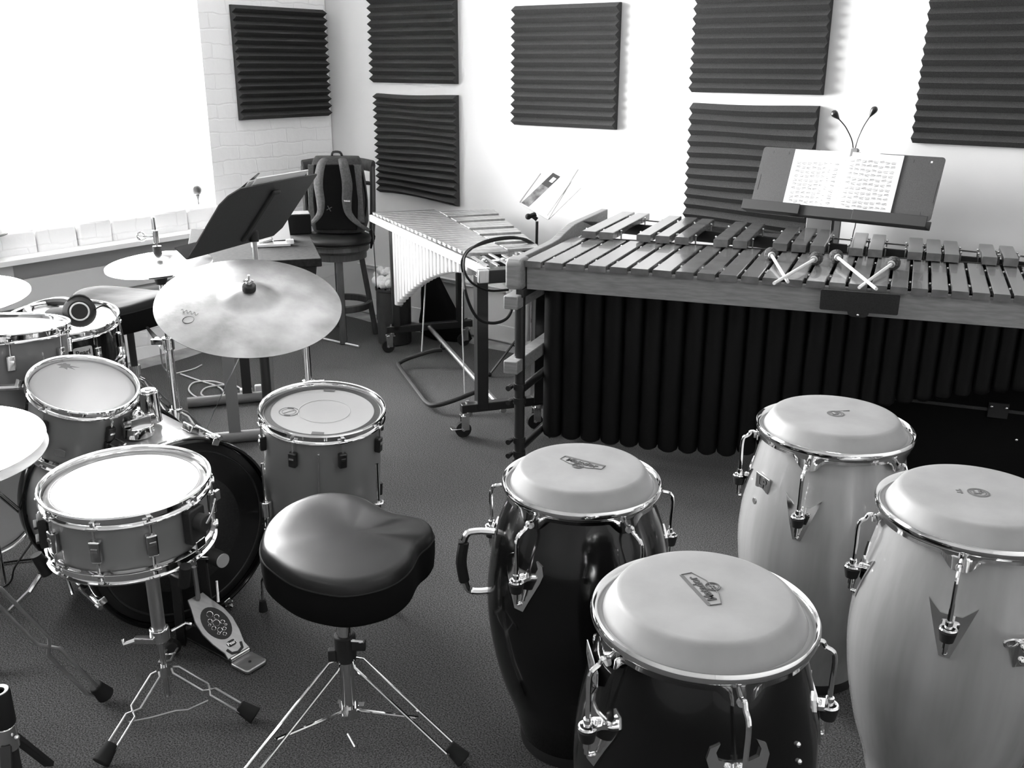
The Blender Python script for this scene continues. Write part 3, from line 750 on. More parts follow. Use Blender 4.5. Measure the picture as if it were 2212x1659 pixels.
# frame
MB().bar((-.20, nf(-.2)-.01, ZB-.045), (1.37, nf(1.37)-.01, ZB-.038), .016, .036).build('front_rail', 'whitetube', vib, bev=.002)
MB().bar((-.20, -af(-.2)+.0, ZB-.05), (1.37, -af(1.37)+.04, ZB-.05), .016, .05).build('back_rail', 'matte', vib)
MB().bar((-.02, .0, ZB-.04), (1.35, .0, ZB-.04), .05, .03).build('damper_bar', 'matte', vib)
MB().box((-.215, -.01, ZB-.05), (.045, .36, .055)).build('end_rail', 'matte', vib, bev=.004)
MB().box((1.375, -.03, ZB-.05), (.035, .60, .05)).build('end_rail', 'matte', vib, bev=.004)
MB().box((-.238, .155, ZB-.045), (.02, .045, .055)).build('end_cap', 'alu', vib, bev=.004)
random.seed(11)
for k in range(7):
    y = -.15+k*.045
    MB().bar((-.19, y, ZB-.015), (-.05+.03*sin(k*2), y+.03, ZB+.002), .012, .006).build('damper_arm', 'steel', vib)
MB().cyl((-.13, -.15, ZB-.012), (-.10, .14, ZB-.012), .006).build('cord_rod', 'chrome', vib)
for k in range(4): MB().ball((-.13+.01*k, -.13+.08*k, ZB-.006), .012, (1.2, .8, .6)).build('cord_spring', 'steel', vib)
# resonator tubes
def rz_n(u): return .36+.26*(1-(u/1.3))**.75 if u > 0 else .62
for i in range(N22):
    u = ub(i)+.028; r = .0245; y = .118+.05*u
    t = (u-U0)/(U1-U0); zb = .715-.44*t**1.55
    MB(T((u, y, 0))).lathe([(0, zb), (r-.003, zb), (r, zb+.003), (r, ZB-.035), (r-.002, ZB-.035), (r-.002, zb+.01), (0, zb+.008)], 20).build('resonator_tube', 'whitetube', vib)
for k in range(20):
    u = .02+k*.066; r = .021; y = -(.12+.11*u)
    t = abs(u-.62)/.68; zb = .64-.27*t**1.1
    MB(T((u, y, 0))).lathe([(0, zb), (r-.003, zb), (r, zb+.003), (r, ZB-.035), (r-.002, ZB-.035), (r-.002, zb+.01), (0, zb+.008)], 16).build('resonator_tube', 'whitetube', vib)
# stands
for u, w0, w1, py0, py1 in ((-.035, .20, -.20, .105, -.16), (1.36, .25, -.26, .19, -.19)):
    MB().box((u, (w0+w1)/2, .135), (.04, w0-w1, .04)).build('foot_bar', 'black', vib, bev=.003)
    for y in (py0, py1):
        MB().box((u, y, .43), (.055 if u < 0 else .04, .05 if u < 0 else .04, .60)).build('post', 'black', vib, bev=.003)
        MB().box((u, y, .745), (.03, .035, .06)).build('post_bracket', 'steel', vib, bev=.003)
    for y in (w0-.03, w1+.03):
        cs_ = MB().cyl((u, y, .100), (u, y, .118), .022, n=16).box((u-.014, y+.014, .068), (.004, .036, .07), None).box((u+.014, y+.014, .068), (.004, .036, .07)).box((u, y+.006, .098), (.034, .05, .006)).build('caster_fork', 'chrome2', vib, bev=.001)
        MB().cyl((u-.011, y+.022, .036), (u+.011, y+.022, .036), .036, n=24).build('caster_wheel', 'rubber', cs_)
        MB().cyl((u-.018, y+.022, .036), (u+.018, y+.022, .036), .006, n=10).build('axle', 'chrome', cs_)
        MB().cyl((u, y, .155), (u, y, .168), .008).build('bolt', 'chrome', cs_)
        if u < 0 and y > 0: MB().box((u-.0, y+.055, .045), (.05, .05, .006), None).build('brake_lever', 'chrome2', cs_, bev=.002)
MB().cyl((-.03, .0, .10), (1.36, .0, .135), .0135, n=14).build('long_brace', 'steel', vib)
# pedal: bent tube hinged on the brace, held by two cords
pd = [(1.02, .01, .09), (1.03, .07, .085), (1.05, .19, .05), (1.03, .245, .035), (.96, .262, .032), (.5, .262, .03), (.36, .26, .032), (.30, .235, .038), (.28, .15, .06), (.29, .03, .09), (.29, .0, .1)]
MB().tube(pd, .0115, 10, smooth=4).build('pedal', 'matte', vib)
for u in (1.02, .29): MB().torus(.018, .006, frame((u, 0, .112), (0, 1, 0), (0, 0, 1), (1, 0, 0)), 16, 6).build('pedal_hinge', 'rubber', vib)
MB().tube([(1.04, .12, .085), (.98, .11, .4), (.93, .10, .74)], .004, 6).build('pull_cord', 'cable', vib)
MB().tube([(.29, .09, .085), (.32, .09, .4), (.30, .09, .74)], .003, 6).build('pull_cord', 'cable', vib)
# motor cable looping round the treble end
cb = [P(1160, 533, .80), P(1130, 516, .835), P(1080, 517, .84), P(1020, 535, .835), P(999, 560, .80), P(1000, 590, .72), PY(1003, 620, 3.8), PY(1015, 660, 3.82), PY(1035, 690, 3.85), PY(1065, 698, 3.9), PY(1092, 690, 3.95), PY(1105, 670, 4.0), PY(1110, 640, 4.02)]
tag(MB().tube(cb, .0065, 8, smooth=6).build('power_cable', 'rubber'), 'thick black cable looping down from the near end of the vibraphone', 'cable')
cb = [P(1150, 528, .81), P(1110, 512, .845), P(1050, 520, .85), P(1010, 545, .83), P(1002, 575, .79), PY(1010, 600, 3.85), PY(1030, 618, 3.9), PY(1060, 628, 3.95), PY(1098, 626, 4.0)]
tag(MB().tube(cb, .005, 8, smooth=6).build('power_cable', 'rubber'), 'thinner black cable laid over the vibraphone end above the thick one', 'cable')

# ------------------------------------------------------------------ wire music stand behind the vibraphone
wy = 4.93
wf_ = thing('music_stand', 'small folding wire music stand behind the vibraphone', 'music stand', (.125, wy, 0))
iW = T((-.125, -wy, 0))
def pw_(x, y, yy=wy): return PY(x, y, yy)
MB(iW).cyl(pw_(1160, 478), (.125, wy, .35), .008, n=10).build('upper_tube', 'black', wf_)
MB(iW).cyl((.125, wy, .12), (.125, wy, .38), .013, n=10).build('lower_tube', 'black', wf_)
for a in (205, 330, 85):
    e = Vec((cos(rad(a)), sin(rad(a)), 0))
    q = Vec((.125, wy, 0))
    MB(iW).bar(q+Vec((0, 0, .30))+e*.01, q+e*.27+Vec((0, 0, .012)), .014, .006).build('leg', 'black', wf_)
    MB(iW).bar(q+Vec((0, 0, .12))+e*.01, q+e*.13+Vec((0, 0, .155)), .012, .005).build('brace', 'black', wf_)
    MB(iW).ball(q+e*.27+Vec((0, 0, .012)), .012).build('rubber_foot', 'rubber', wf_)
MB(iW).cyl(pw_(1143, 468), pw_(1158, 462), .012).ball(pw_(1141, 468), .016).build('tilt_knob', 'rubber', wf_)
MB(iW).bar(pw_(1150, 466), pw_(1160, 474), .02, .02).build('hinge', 'black', wf_)
bl_, br_ = pw_(1122, 438, 4.88), pw_(1184, 474, 4.75)
tr_, tl_ = pw_(1249, 366, 4.90), pw_(1176, 365, 5.02)
MB(iW).tube([bl_, br_], .003, 6).build('shelf_wire', 'steel', wf_)
MB(iW).tube([br_, pw_(1234, 392, 4.87)], .003, 6).tube([br_+Vec((-.004, 0, .02)), pw_(1234, 392, 4.87)], .002, 6).build('arm_wire', 'steel', wf_)
MB(iW).tube([pw_(1231, 394, 4.87), tr_], .0035, 6).build('arm_wire', 'steel', wf_)
MB(iW).tube([bl_, pw_(1168, 375, 5.0)], .003, 6).build('arm_wire', 'steel', wf_)
MB(iW).tube([pw_(1234, 392, 4.87), pw_(1160, 455, 4.9)], .002, 6).build('arm_wire', 'steel', wf_)
# booklet standing on it: cover with a dark photo strip
bx = (br_-bl_).normalized(); by_ = (tl_-bl_); by_ = (by_-bx*by_.dot(bx)).normalized(); bz_ = bx.cross(by_)
BF = frame(bl_+by_*.004-bz_*.004, bx, by_, bz_)
bkt = thing('score_booklet', 'white booklet with a dark photo strip on its cover on the wire music stand', 'booklet', BF)
bwid = (br_-bl_).length; bh = (tl_-bl_).length
MB().box((bwid/2, bh/2, .0), (bwid, bh, .004)).build('cover', 'paper', bkt)
MB().box((.034, bh/2, .0024), (.052, bh*.98, .0006)).build('cover_photo', 'cardboard', bkt)
MB().box((.034, bh*.80, .003), (.050, bh*.36, .0004)).build('title_block', 'ink2', bkt)
MB().box((.042, bh*.83, .0034), (.022, .034, .0003)).build('title_lettering', 'paper', bkt)

# ------------------------------------------------------------------ mallet bucket and its mallets
bc = Vec((-.70, 5.47, 0))
bk_ = thing('mallet_bin', 'tall black cylindrical bin full of mallets beside the vibraphone', 'bin', bc)
MB().lathe([(0, .004), (.085, .0), (.098, .006), (.102, .32), (.106, .325), (.106, .338), (.098, .338), (.097, .32), (.094, .015), (0, .012)], 40).build('bin_body', 'plate', bk_)
MB(frame((.04, -.093, .25), (.92, .39, 0), (0, 0, 1), (.39, -.92, 0))).prism(rrect(.045, .02, .008), -.0, .002).build('oval_sticker', 'grey', bk_)
hp_ = [(815, 594), (822, 584), (830, 590), (838, 586), (847, 592), (812, 606), (824, 604), (836, 606), (843, 601), (819, 612), (828, 616), (841, 614)]
for i, (x, y) in enumerate(hp_):
    h = PY(x, y, 5.55-.012*i); base = bc+Vec((random.uniform(-.05, .05), random.uniform(-.05, .05), .03))
    d = (base-h).normalized()
    r0 = thing('yarn_mallet', 'round white yarn mallet head standing in the black bin', 'mallet', zframe(h, d), 'white mallets in the bin')
    MB().cyl((0, 0, .01), (0, 0, (base-h).length), .0035, n=8).build('shaft', 'birch', r0)
    MB().ball((0, 0, 0), .0255, n=18).build('yarn_head', 'yarn', r0)
# soft black bag slumped behind the bin
bgp = Vec((-.43, 5.60, 0)); bg_ = MB(T(bgp) @ R(rad(-37)))
def blob(mb, pts, n=20):
    return mb
rings = [(0, .17, .07), (.02, .19, .085), (.08, .18, .08), (.16, .14, .065), (.26, .10, .05), (.36, .065, .035), (.42, .04, .02), (.44, .0, .0)]
vs = []; nn = 28
for z, a, b in rings:
    for j in range(nn):
        t = 2*pi*j/nn; w = 1+.10*sin(3*t+z*9)+.05*sin(7*t+z*20)
        vs.append((a*w*cos(t)-.25*z+.02, b*w*sin(t), z))
bg_.add(vs, [(i*nn+j, i*nn+(j+1) % nn, (i+1)*nn+(j+1) % nn, (i+1)*nn+j) for i in range(len(rings)-1) for j in range(nn)]+[tuple(reversed(range(nn)))])
tag(bg_.build('soft_bag', 'velour', ang=80), 'black soft bag slumped on the floor behind the vibraphone foot', 'bag')
tag(MB().tube([P(775, 748, .008), P(660, 723, .008)], .006, 8).build('drum_stick', 'birch'), 'pale stick lying on the carpet by the wooden stool', 'drumstick')
# ------------------------------------------------------------------ drum kit helpers
def hoop_prof(Ro, up=True):
    s = 1 if up else -1
    return [(Ro-.012, s*.004), (Ro-.009, s*.009), (Ro-.003, s*.010), (Ro-.001, s*.006), (Ro-.008, s*.002), (Ro-.009, -s*.010), (Ro-.003, -s*.014), (Ro-.002, -s*.019), (Ro-.009, -s*.022), (Ro-.012, -s*.020)]
def drum(name, label, c, nrm, Ro, depth, shellm, nl, a0, headm='head', lugh=.045, grp=None, lugm='black', double=False, cat='drum'):
    """origin at the head centre, z = head normal"""
    F0 = zframe(c, nrm)
    root = thing(name, label, cat, F0, grp)
    rs = Ro-.016
    MB().lathe([(rs-.006, -.012), (rs, -.014), (rs, -depth+.014), (rs-.006, -depth+.012)], 96, None, True).build('shell', shellm, root)
    MB().lathe([(0, -.004), (Ro-.030, -.004), (Ro-.018, -.003), (Ro-.013, -.010), (Ro-.013, -.016)], 96).build('drum_head', headm, root, ang=60)
    MB().lathe(hoop_prof(Ro), 96, None, True).build('hoop', 'chrome', root, ang=50)
    MB(T((0, 0, -depth))).lathe(hoop_prof(Ro, False), 96, None, True).build('hoop', 'chrome', root, ang=50)
    MB(T((0, 0, -depth))).lathe([(0, .004), (Ro-.02, .004), (Ro-.013, .012)], 64).build('bottom_head', 'head', root)
    for k in range(nl):
        a = rad(a0+360*k/nl); e = Vec((sin(a), -cos(a), 0)); s_ = Vec((cos(a), sin(a), 0))
        def lug(zc, zt, flip):
            L = MB(frame(e*rs+Vec((0, 0, zc)), s_, e, (0, 0, 1)))
            L.prism(rrect(.024, .018, .005, cy_=.009), -lugh/2, lugh/2)
            l = L.build('lug', lugm, root, bev=.003)
            MB().box((0, .019, lugh*.12), (.014, .002, .006), frame(e*rs+Vec((0, 0, zc)), s_, e, (0, 0, 1))).build('lug_highlight', 'chrome', l)
            r_ = rs+.011
            MB().cyl(e*r_+Vec((0, 0, zc)), e*r_+Vec((0, 0, zt)), .003, n=8).cyl(e*r_+Vec((0, 0, zt-.002)), e*r_+Vec((0, 0, zt+.010*(1 if not flip else -1))), .0055, n=8).build('tension_rod', 'chrome', l)
            MB().box((0, .009, 0), (.026, .020, .007), frame(e*rs+Vec((0, 0, zt-(.004 if not flip else -.004))), s_, e, (0, 0, 1))).build('hoop_ear', 'chrome', l, bev=.002)
        if double:
            lug(-depth/2, -.012, False); lug(-depth/2+.001, -depth+.012, True)
        else:
            lug(-.075, -.012, False); lug(-depth+.075, -depth+.012, True)
    return root
def angle_of(root_c, nrm, world):
    return 0
def braced_leg(mb, p0, p1, side, w=.022, pinch=(), r=.0042, wmax=None):
    """two rods from p0 to p1 that part and meet again; side = sideways unit vector"""
    p0, p1 = Vec(p0), Vec(p1); side = Vec(side)
    knots = [(0, .25)]
    last = 0
    for q in list(pinch)+[1.0]:
        knots += [(last+.05, 1), (q-.05, 1), (q, .12 if q < 1 else .1)]
        if q < 1: knots.append((q+.01, .12))
        last = q
    knots = sorted(knots)
    for s in (-1, 1):
        mb.tube([p0.lerp(p1, max(0, t))+side*s*w*k for t, k in knots], r, 8)
    return mb
def tripod(root, base, hub_z, feet, m='chrome', w=.02, pinch=(), brace_z=None, r=.004, foot=.018, roll=0):
    b = Vec((base[0], base[1], 0))
    for f in feet:
        f = Vec((f[0], f[1], 0)); d = (f-b).normalized(); s_ = Vec((-d.y, d.x, 0))
        if roll: s_ = R(roll, (f-b-Vec((0, 0, hub_z))).normalized()) @ s_
        l = braced_leg(MB(), b+d*.022+Vec((0, 0, hub_z)), f-d*.02+Vec((0, 0, .030)), s_, w, pinch, r)
        l = l.build('leg', m, root)
        dirv = (f-b+Vec((0, 0, -hub_z))).normalized()
        p = f+Vec((0, 0, foot*.95))
        MB().cyl(p-dirv*.045, p+dirv*.004, foot*.72, foot, 14).build('rubber_foot', 'rubber', l, bev=.003)
        if brace_z is not None:
            t = .62 if brace_z < .1 else .45
            MB().tube([b+d*.02+Vec((0, 0, brace_z)), b.lerp(f, t)+Vec((0, 0, hub_z+(0.03-hub_z)*t))], .0045, 8).build('brace', m, root)

# ------------------------------------------------------------------ floor tom
ftc = Vec((-.557, 2.627, .613))
ft = drum('floor_tom', 'silver floor tom right of the bass drum with a round logo on its head', ftc, (.067, -.105, 1), .187, .38, 'shell', 8, -17)
MB().lathe([(.150, -.0035), (.168, -.003), (.168, -.0026), (.150, -.0026)], 96, None, True).build('damping_ring', 'desk', ft)
MB().torus(.075, .0012, T((.005, -.0, -.0036)) @ Mat.Diagonal((1, 1, .3, 1)), 48, 6).build('centre_dot', 'head', ft)
lo = MB(T((-.095, -.018, -.0035)))
lo.torus(.028, .0012, Mat.Diagonal((1, 1, .3, 1)), 40, 5).torus(.020, .0008, Mat.Diagonal((1, 1, .3, 1)), 32, 5).bar((-.013, -.012, 0), (.013, .012, 0), .0012, .0006)
lg_ = lo.build('printed_logo', 'inkgrey', ft)
for s in (-1, 1): MB(T((-.095, -.018, -.0035))).box((0, s*.0245, .0), (.018, .006, .0008)).build('logo_bar', 'ink2', lg_)
for x, y in ((-.005, .142), (.012, -.142)): MB().box((x, y, -.0028), (.034, .016, .001)).build('gel_pad', 'inkgrey', ft)
MB().box((0, 0, .0), (.005, .008, .30), frame((.02, -.1755, -.20), (1, 0, 0), (0, 1, 0), (0, 0, 1))).build('shell_post', 'chrome', ft, bev=.001)
iF = zframe(ftc, (.067, -.105, 1)).inverted()
for a in (62, 180, 298):
    e = Vec((sin(rad(a)), -cos(rad(a)), 0)); b0_ = ftc+e*.188
    MB(iF).cyl((b0_.x, b0_.y, .31), (b0_.x, b0_.y, .36), .018, n=16).build('leg_bracket', 'chrome', ft, bev=.003)
    l = MB(iF).tube([(b0_.x, b0_.y, .48), (b0_.x, b0_.y, .16), (b0_.x+e.x*.03, b0_.y+e.y*.03, .10), (b0_.x+e.x*.035, b0_.y+e.y*.035, .02)], .005, 8).build('leg', 'chrome', ft)
    MB(iF).cyl((b0_.x+e.x*.035, b0_.y+e.y*.035, .0), (b0_.x+e.x*.035, b0_.y+e.y*.035, .035), .014, .010, 12).build('rubber_foot', 'rubber', l)

# ------------------------------------------------------------------ bass drum
bdc = Vec((-.946, 2.471, .288)); bn = Vec((.72, -.694, 0)).normalized()
BF_ = frame(bdc, Vec((0, 0, 1)).cross(bn)*-1 if False else Vec((-bn.y, bn.x, 0)), (0, 0, 1), bn)
bd = thing('bass_drum', 'silver bass drum lying on its side with a black batter head facing the snare', 'drum', BF_)
Rb = .284; Db = .46
MB().lathe([(Rb-.014, -.02), (Rb-.010, -.022), (Rb-.010, -Db+.02), (Rb-.016, -Db+.022)], 96, None, True).build('shell', 'shell', bd)
for z in (0, -Db): MB(T((0, 0, z))).lathe([(Rb-.009, -.022), (Rb+.002, -.022), (Rb+.004, -.01), (Rb+.004, .010), (Rb+.001, .018), (Rb-.006, .020), (Rb-.010, .012)], 96, None, True).build('hoop', 'blackshell' , bd, ang=50)
MB().lathe([(0, .002), (Rb-.035, .002), (Rb-.012, .0), (Rb-.010, -.01)], 96).build('batter_head', 'darkhead', bd, ang=60)
MB().torus(Rb-.036, .0035, T((0, 0, .002)), 96, 6).build('head_step', 'plate', bd)
MB(T((0, 0, -Db))).lathe([(0, -.002), (Rb-.035, -.002), (Rb-.012, 0), (Rb-.010, .01)], 96).build('front_head', 'head', bd, ang=60)
MB().lathe([(0, .0025), (.175, .0025), (.177, .0018)], 64).build('centre_patch', 'plate', bd)
MB().prism(rrect(.15, .06, .006, cx_=.01, cy_=-.09), .0026, .0036).build('impact_patch', 'inkgrey', bd)
for k in range(8):
    a = rad(24+45*k)
    e = Vec((sin(a), cos(a), 0)); s_ = Vec((cos(a), -sin(a), 0))
    cl = MB(frame(e*(Rb+.004), s_, e, (0, 0, 1))).box((0, .004, .0), (.028, .008, .044)).box((0, -.006, .021), (.022, .022, .005)).build('claw_hook', 'chrome', bd, bev=.002)
    MB().cyl(e*(Rb+.014)+Vec((0, 0, .026)), e*(Rb+.014)+Vec((0, 0, -.10)), .0035, n=8).cyl(e*(Rb+.014)+Vec((0, 0, .02)), e*(Rb+.014)+Vec((0, 0, .040)), .008, .007, 10).build('tension_rod', 'chrome', cl)
    MB(frame(e*(Rb-.010)+Vec((0, 0, -.125)), s_, (0, 0, 1), e)).prism(rrect(.03, .06, .006), 0, .022).build('lug', 'chrome2', bd, bev=.003)
for s in (-1, 1):
    MB().tube([(s*(Rb-.02), -.13, -Db+.1), (s*(Rb+.05), -.19, -Db+.12), (s*(Rb+.10), -.272, -Db+.05)], .008, 8).build('spur', 'chrome', bd)
# tom holder on top of the shell
tm = MB().cyl((-.03, Rb-.012, -.15), (-.03, Rb+.02, -.15), .045, .042, 24).build('tom_holder', 'chrome', bd, bev=.003)
MB().box((-.03, Rb+.032, -.15), (.06, .03, .045)).cyl((-.075, Rb+.032, -.15), (.02, Rb+.032, -.15), .011, n=10).ball((-.03, Rb+.045, -.15), .022).build('holder_clamp', 'chrome2', tm, bev=.002)
bx_ = MB().cyl((.045, Rb-.01, -.225), (.045, Rb+.085, -.225), .030, .027, 24).cyl((.045, Rb+.085, -.225), (.045, Rb+.091, -.225), .024, .024, 20).build('mount_tube', 'chrome', bd, bev=.003)
MB().cyl((.045, Rb+.089, -.225), (.045, Rb+.0925, -.225), .010).build('mount_hole', 'ink2', bx_)

# ------------------------------------------------------------------ rack tom and its leaf print
rtc = Vec((-1.223, 2.57, .705)); rtn = Vec((.31, -.19, 1))
rt_ = drum('rack_tom', 'small silver rack tom with a leaf-shaped print on its head', rtc, rtn, .153, .20, 'shell', 5, -20)
leaf = []
for k in range(16):
    a = 2*pi*k/16; r_ = (.026 if k % 2 else .013)*(1+.25*sin(k*1.7)); leaf.append((r_*cos(a)*1.25, r_*sin(a)*.75))
MB(T((-.083, .080, -.0038))).prism(leaf, 0, .0003).build('printed_leaf', 'grey', rt_)
MB(frame((.005, -.151, -.135), (1, 0, 0), (0, 0, 1), (0, -1, 0))).prism(rrect(.03, .022, .003), -.001, .002).build('badge', 'silverplate', rt_)

# ------------------------------------------------------------------ snare drum and stand
snc = Vec((-.872, 1.966, .680)); snn = Vec((.021, -.041, 1))
sn = drum('snare_drum', 'large silver-to-black snare drum on a low stand in the middle of the kit', snc, snn, .187, .145, 'shell', 10, -1, 'snarehead', .05, None, 'chrome2', True)
MB().torus(.158, .0008, T((0, 0, -.0036)) @ Mat.Diagonal((1, 1, .4, 1)), 80, 5).build('head_ring_print', 'inkgrey', sn)
# strainer on the right
e = Vec((sin(rad(68)), -cos(rad(68)), 0)); s_ = Vec((cos(rad(68)), sin(rad(68)), 0))
SF = frame(e*.172+Vec((0, 0, -.065)), s_, (0, 0, 1), e)
stn = MB(SF).prism(rrect(.05, .085, .008), 0, .022).cyl((.0, .01, .02), (0, .01, .045), .020, n=18).build('strainer', 'matte', sn, bev=.003)
MB(SF).tube([(0, .01, .045), (.015, .03, .05), (.03, .06, .052)], .0035, 8).box((.034, .066, .052), (.014, .022, .007)).build('throw_lever', 'chrome', stn)
MB(SF).box((0, -.045, .015), (.03, .02, .02)).build('wire_clamp', 'chrome', stn, bev=.002)
e2 = Vec((sin(rad(-62)), -cos(rad(-62)), 0)); s2 = Vec((cos(rad(-62)), sin(rad(-62)), 0))
MB(frame(e2*.172+Vec((0, 0, -.08)), s2, (0, 0, 1), e2)).prism(rrect(.045, .07, .006), 0, .018).box((0, .018, .022), (.04, .006, .008)).box((0, -.018, .022), (.04, .006, .008)).build('butt_plate', 'matte', sn, bev=.002)
MB(T((0, 0, -.147))).box((0, 0, 0), (.33, .045, .002)).build('snare_wires', 'steel', sn)
ss = thing('snare_stand', 'chrome snare stand with a low spread tripod under the large snare drum', 'stand', (0, 0, 0))
b = Vec((-.875, 2.045, 0))
MB().cyl(b+Vec((0, 0, .05)), b+Vec((0, 0, .24)), .0075, n=12).build('lower_tube', 'chrome2', ss)
MB().cyl(b+Vec((0, 0, .24)), b+Vec((0, 0, .46)), .0165, n=18).build('upper_tube', 'steel', ss)
MB().cyl(b+Vec((0, 0, .215)), b+Vec((0, 0, .25)), .024, n=16).box(b+Vec((-.03, -.02, .228)), (.05, .018, .016)).build('collar', 'chrome', ss, bev=.003)
MB().tube([b+Vec((-.05, -.03, .232)), b+Vec((-.075, -.035, .225)), b+Vec((-.08, -.03, .235))], .006, 8).build('wing_bolt', 'chrome', ss)
MB().tube([b+Vec((.03, .0, .24)), b+Vec((.06, .02, .25)), b+Vec((.075, .02, .246))], .004, 8).build('wing_bolt', 'chrome', ss)
MB().ball(b+Vec((0, 0, .485)), .030).cyl(b+Vec((-.035, -.01, .48)), b+Vec((.035, .01, .50)), .018, n=14).build('ball_joint', 'chrome2', ss)
MB().tube([b+Vec((-.02, -.03, .475)), b+Vec((-.045, -.05, .455)), b+Vec((-.065, -.055, .45))], .005, 8).build('wing_bolt', 'chrome', ss)
MB().cyl(b+Vec((0, 0, .11)), b+Vec((0, 0, .14)), .014, n=14).build('leg_collar', 'chrome', ss)
MB().box(b+Vec((-.06, -.01, .10)), (.014, .010, .034)).build('key_holder', 'chrome', ss)
fts = [(-.646, 2.005), (-.962, 1.835), (-.95, 2.30)]
tripod(ss, b, .135, fts, 'alu', .014, (.5,), None, .0028, .022)
MB().tube([b+Vec((-.08, -.06, .015)), b+Vec((-.03, -.05, .02)), b+Vec((.03, -.035, .03)), b+Vec((.06, -.03, .03)), b+Vec((.11, -.02, .05))], .0022, 6).build('leg_brace', 'steel', ss)
for a in (-68, 52, 172):
    e = Vec((sin(rad(a)), -cos(rad(a)), 0)); c0 = snc+Vec((0, 0, -.165))
    arm = MB().tube([b+Vec((0, 0, .50)), c0.lerp(c0+e*.17, .5)+Vec((0, 0, -.02)), c0+e*.185+Vec((0, 0, -.012)), c0+e*.205+Vec((0, 0, .02))], .006, 8).build('basket_arm', 'chrome', ss)
    MB().cyl(c0+e*.188+Vec((0, 0, -.03)), c0+e*.204+Vec((0, 0, .022)), .013, n=12).build('rubber_grip', 'rubber', arm)
# ------------------------------------------------------------------ kick pedal
kp = thing('kick_pedal', 'steel kick pedal with a long footboard at the bass drum batter head', 'pedal', (0, 0, 0))
tp = P(430, 1300, .13); hp0 = P(478, 1400, .04); hl_ = P(540, 1432, .01)
d = (hl_-tp); d.z = 0; d.normalize(); s_ = Vec((-d.y, d.x, 0))
L1 = (hp0-tp).length
dd = (Vec((hl_.x, hl_.y, .022))-d*.045-tp); LL = dd.length; dd.normalize(); nn_ = s_.cross(dd)*-1
if nn_.z < 0: nn_ = -nn_
KF = frame(tp, s_, dd, nn_) if s_.cross(dd).dot(nn_) > 0 else frame(tp, -s_, dd, nn_)
outl = [(-.026, -.02), (.026, -.02), (.034, .01), (.048, .05), (.052, .09), (.046, .13), (.034, .17), (.036, LL), (-.036, LL), (-.034, .17), (-.046, .13), (-.052, .09), (-.048, .05), (-.034, .01)]
MB(KF).prism(outl, -.004, .003).build('footboard', 'alu', kp, bev=.0015)
ov = [(.038*cos(2*pi*k/28), .082+.055*sin(2*pi*k/28)) for k in range(28)]
fp = MB(KF).prism(ov, .003, .0042).build('grip_pad', 'ink2', kp)
k = 0
random.seed(2)
for x, y, r_ in ((0, .05, .009), (.012, .068, .006), (-.012, .066, .007), (.0, .082, .010), (.016, .092, .006), (-.017, .088, .006), (.004, .105, .007), (-.009, .108, .005), (.013, .112, .004), (0, .122, .005), (-.02, .10, .003), (.02, .078, .0035)):
    MB(KF @ T((x, y, .0045))).torus(r_, .0012, None, 16, 5).build('grip_ring', 'chrome2', fp)
pb = MB(KF).prism(rrect(.030, .018, .009, cy_=.155), .003, .0044).build('name_plate', 'ink2', kp)
text('Pearl', .014, KF @ T((0, .155, .0048)) @ R(pi if (KF.to_3x3() @ Vec((1, 0, 0))).x < 0 else 0), 'chrome2', 'name_lettering', pb, bold=.0003)
MB(KF).tube([(-.024, .165, .004), (-.018, LL-.01, .004), (0, LL-.004, .004), (.018, LL-.01, .004), (.024, .165, .004)], .004, 6, flat=.4).build('grip_chevron', 'ink2', kp)
HF = frame((hl_.x, hl_.y, 0), s_, d, (0, 0, 1)) if s_.cross(d).z > 0 else frame((hl_.x, hl_.y, 0), -s_, d, (0, 0, 1))
MB(HF).prism(rrect(.072, .075, .012, cy_=-.005), .003, .014).build('heel_plate', 'alu', kp, bev=.003)
MB(HF).cyl((0, .0, .014), (0, .0, .0155), .004).build('heel_screw', 'ink2', kp)
MB(HF).cyl((-.032, -.042, .02), (.032, -.042, .02), .006, n=10).build('hinge', 'chrome2', kp)
kb = tp-d*.03; kb.z = 0
MB().box(kb+d*.06+Vec((0, 0, .006)), (.11, .2, .010)) if 0 else None
MB(HF).box((0, -.16, .006), (.05, .24, .006)).build('base_plate', 'black', kp, bev=.002)
for s in (-1, 1): MB().bar(kb+s_*s*.05+Vec((0, 0, .005)), kb+s_*s*.045+Vec((0, 0, .265)), .016, .026, (1, 0, 0)).build('post', 'black', kp, bev=.003)
MB().cyl(kb-s_*.07+Vec((0, 0, .26)), kb+s_*.07+Vec((0, 0, .26)), .009, n=12).build('axle', 'chrome', kp)
MB().box((0, 0, 0), (.03, .05, .045), frame(kb+Vec((0, 0, .26)), s_, d, (0, 0, 1))).build('cam', 'chrome2', kp, bev=.006)
MB().tube([kb+d*.025+Vec((0, 0, .24)), kb+d*.028+Vec((0, 0, .14))], .007, 8).build('chain', 'steel', kp)
bt = kb+s_*0+Vec((0, 0, .26)); bh_ = PY(468, 1205, kb.y+.04)
MB().cyl(bt, bh_, .004, n=8).build('beater_rod', 'chrome', kp)
bdv = (bh_-bt).normalized()
MB(frame(bh_, s_, (0, 0, 1), s_.cross(Vec((0, 0, 1))))).lathe([(0, -.025), (.020, -.025), (.0235, -.018), (.0235, .018), (.020, .025), (0, .025)], 20).build('beater', 'matte', kp, bev=.002)
MB(frame(bh_+Vec((0, 0, .0)), s_, (0, 0, 1), s_.cross(Vec((0, 0, 1))))).lathe([(0, .0255), (.0205, .0255), (.0205, .030), (0, .030)], 20).build('beater_face', 'head', kp)
tr_ = PY(468, 1255, 2.40); br0 = PY(472, 1300, 2.36)
MB().tube([tr_, br0], .004, 8).build('spring', 'chrome', kp)

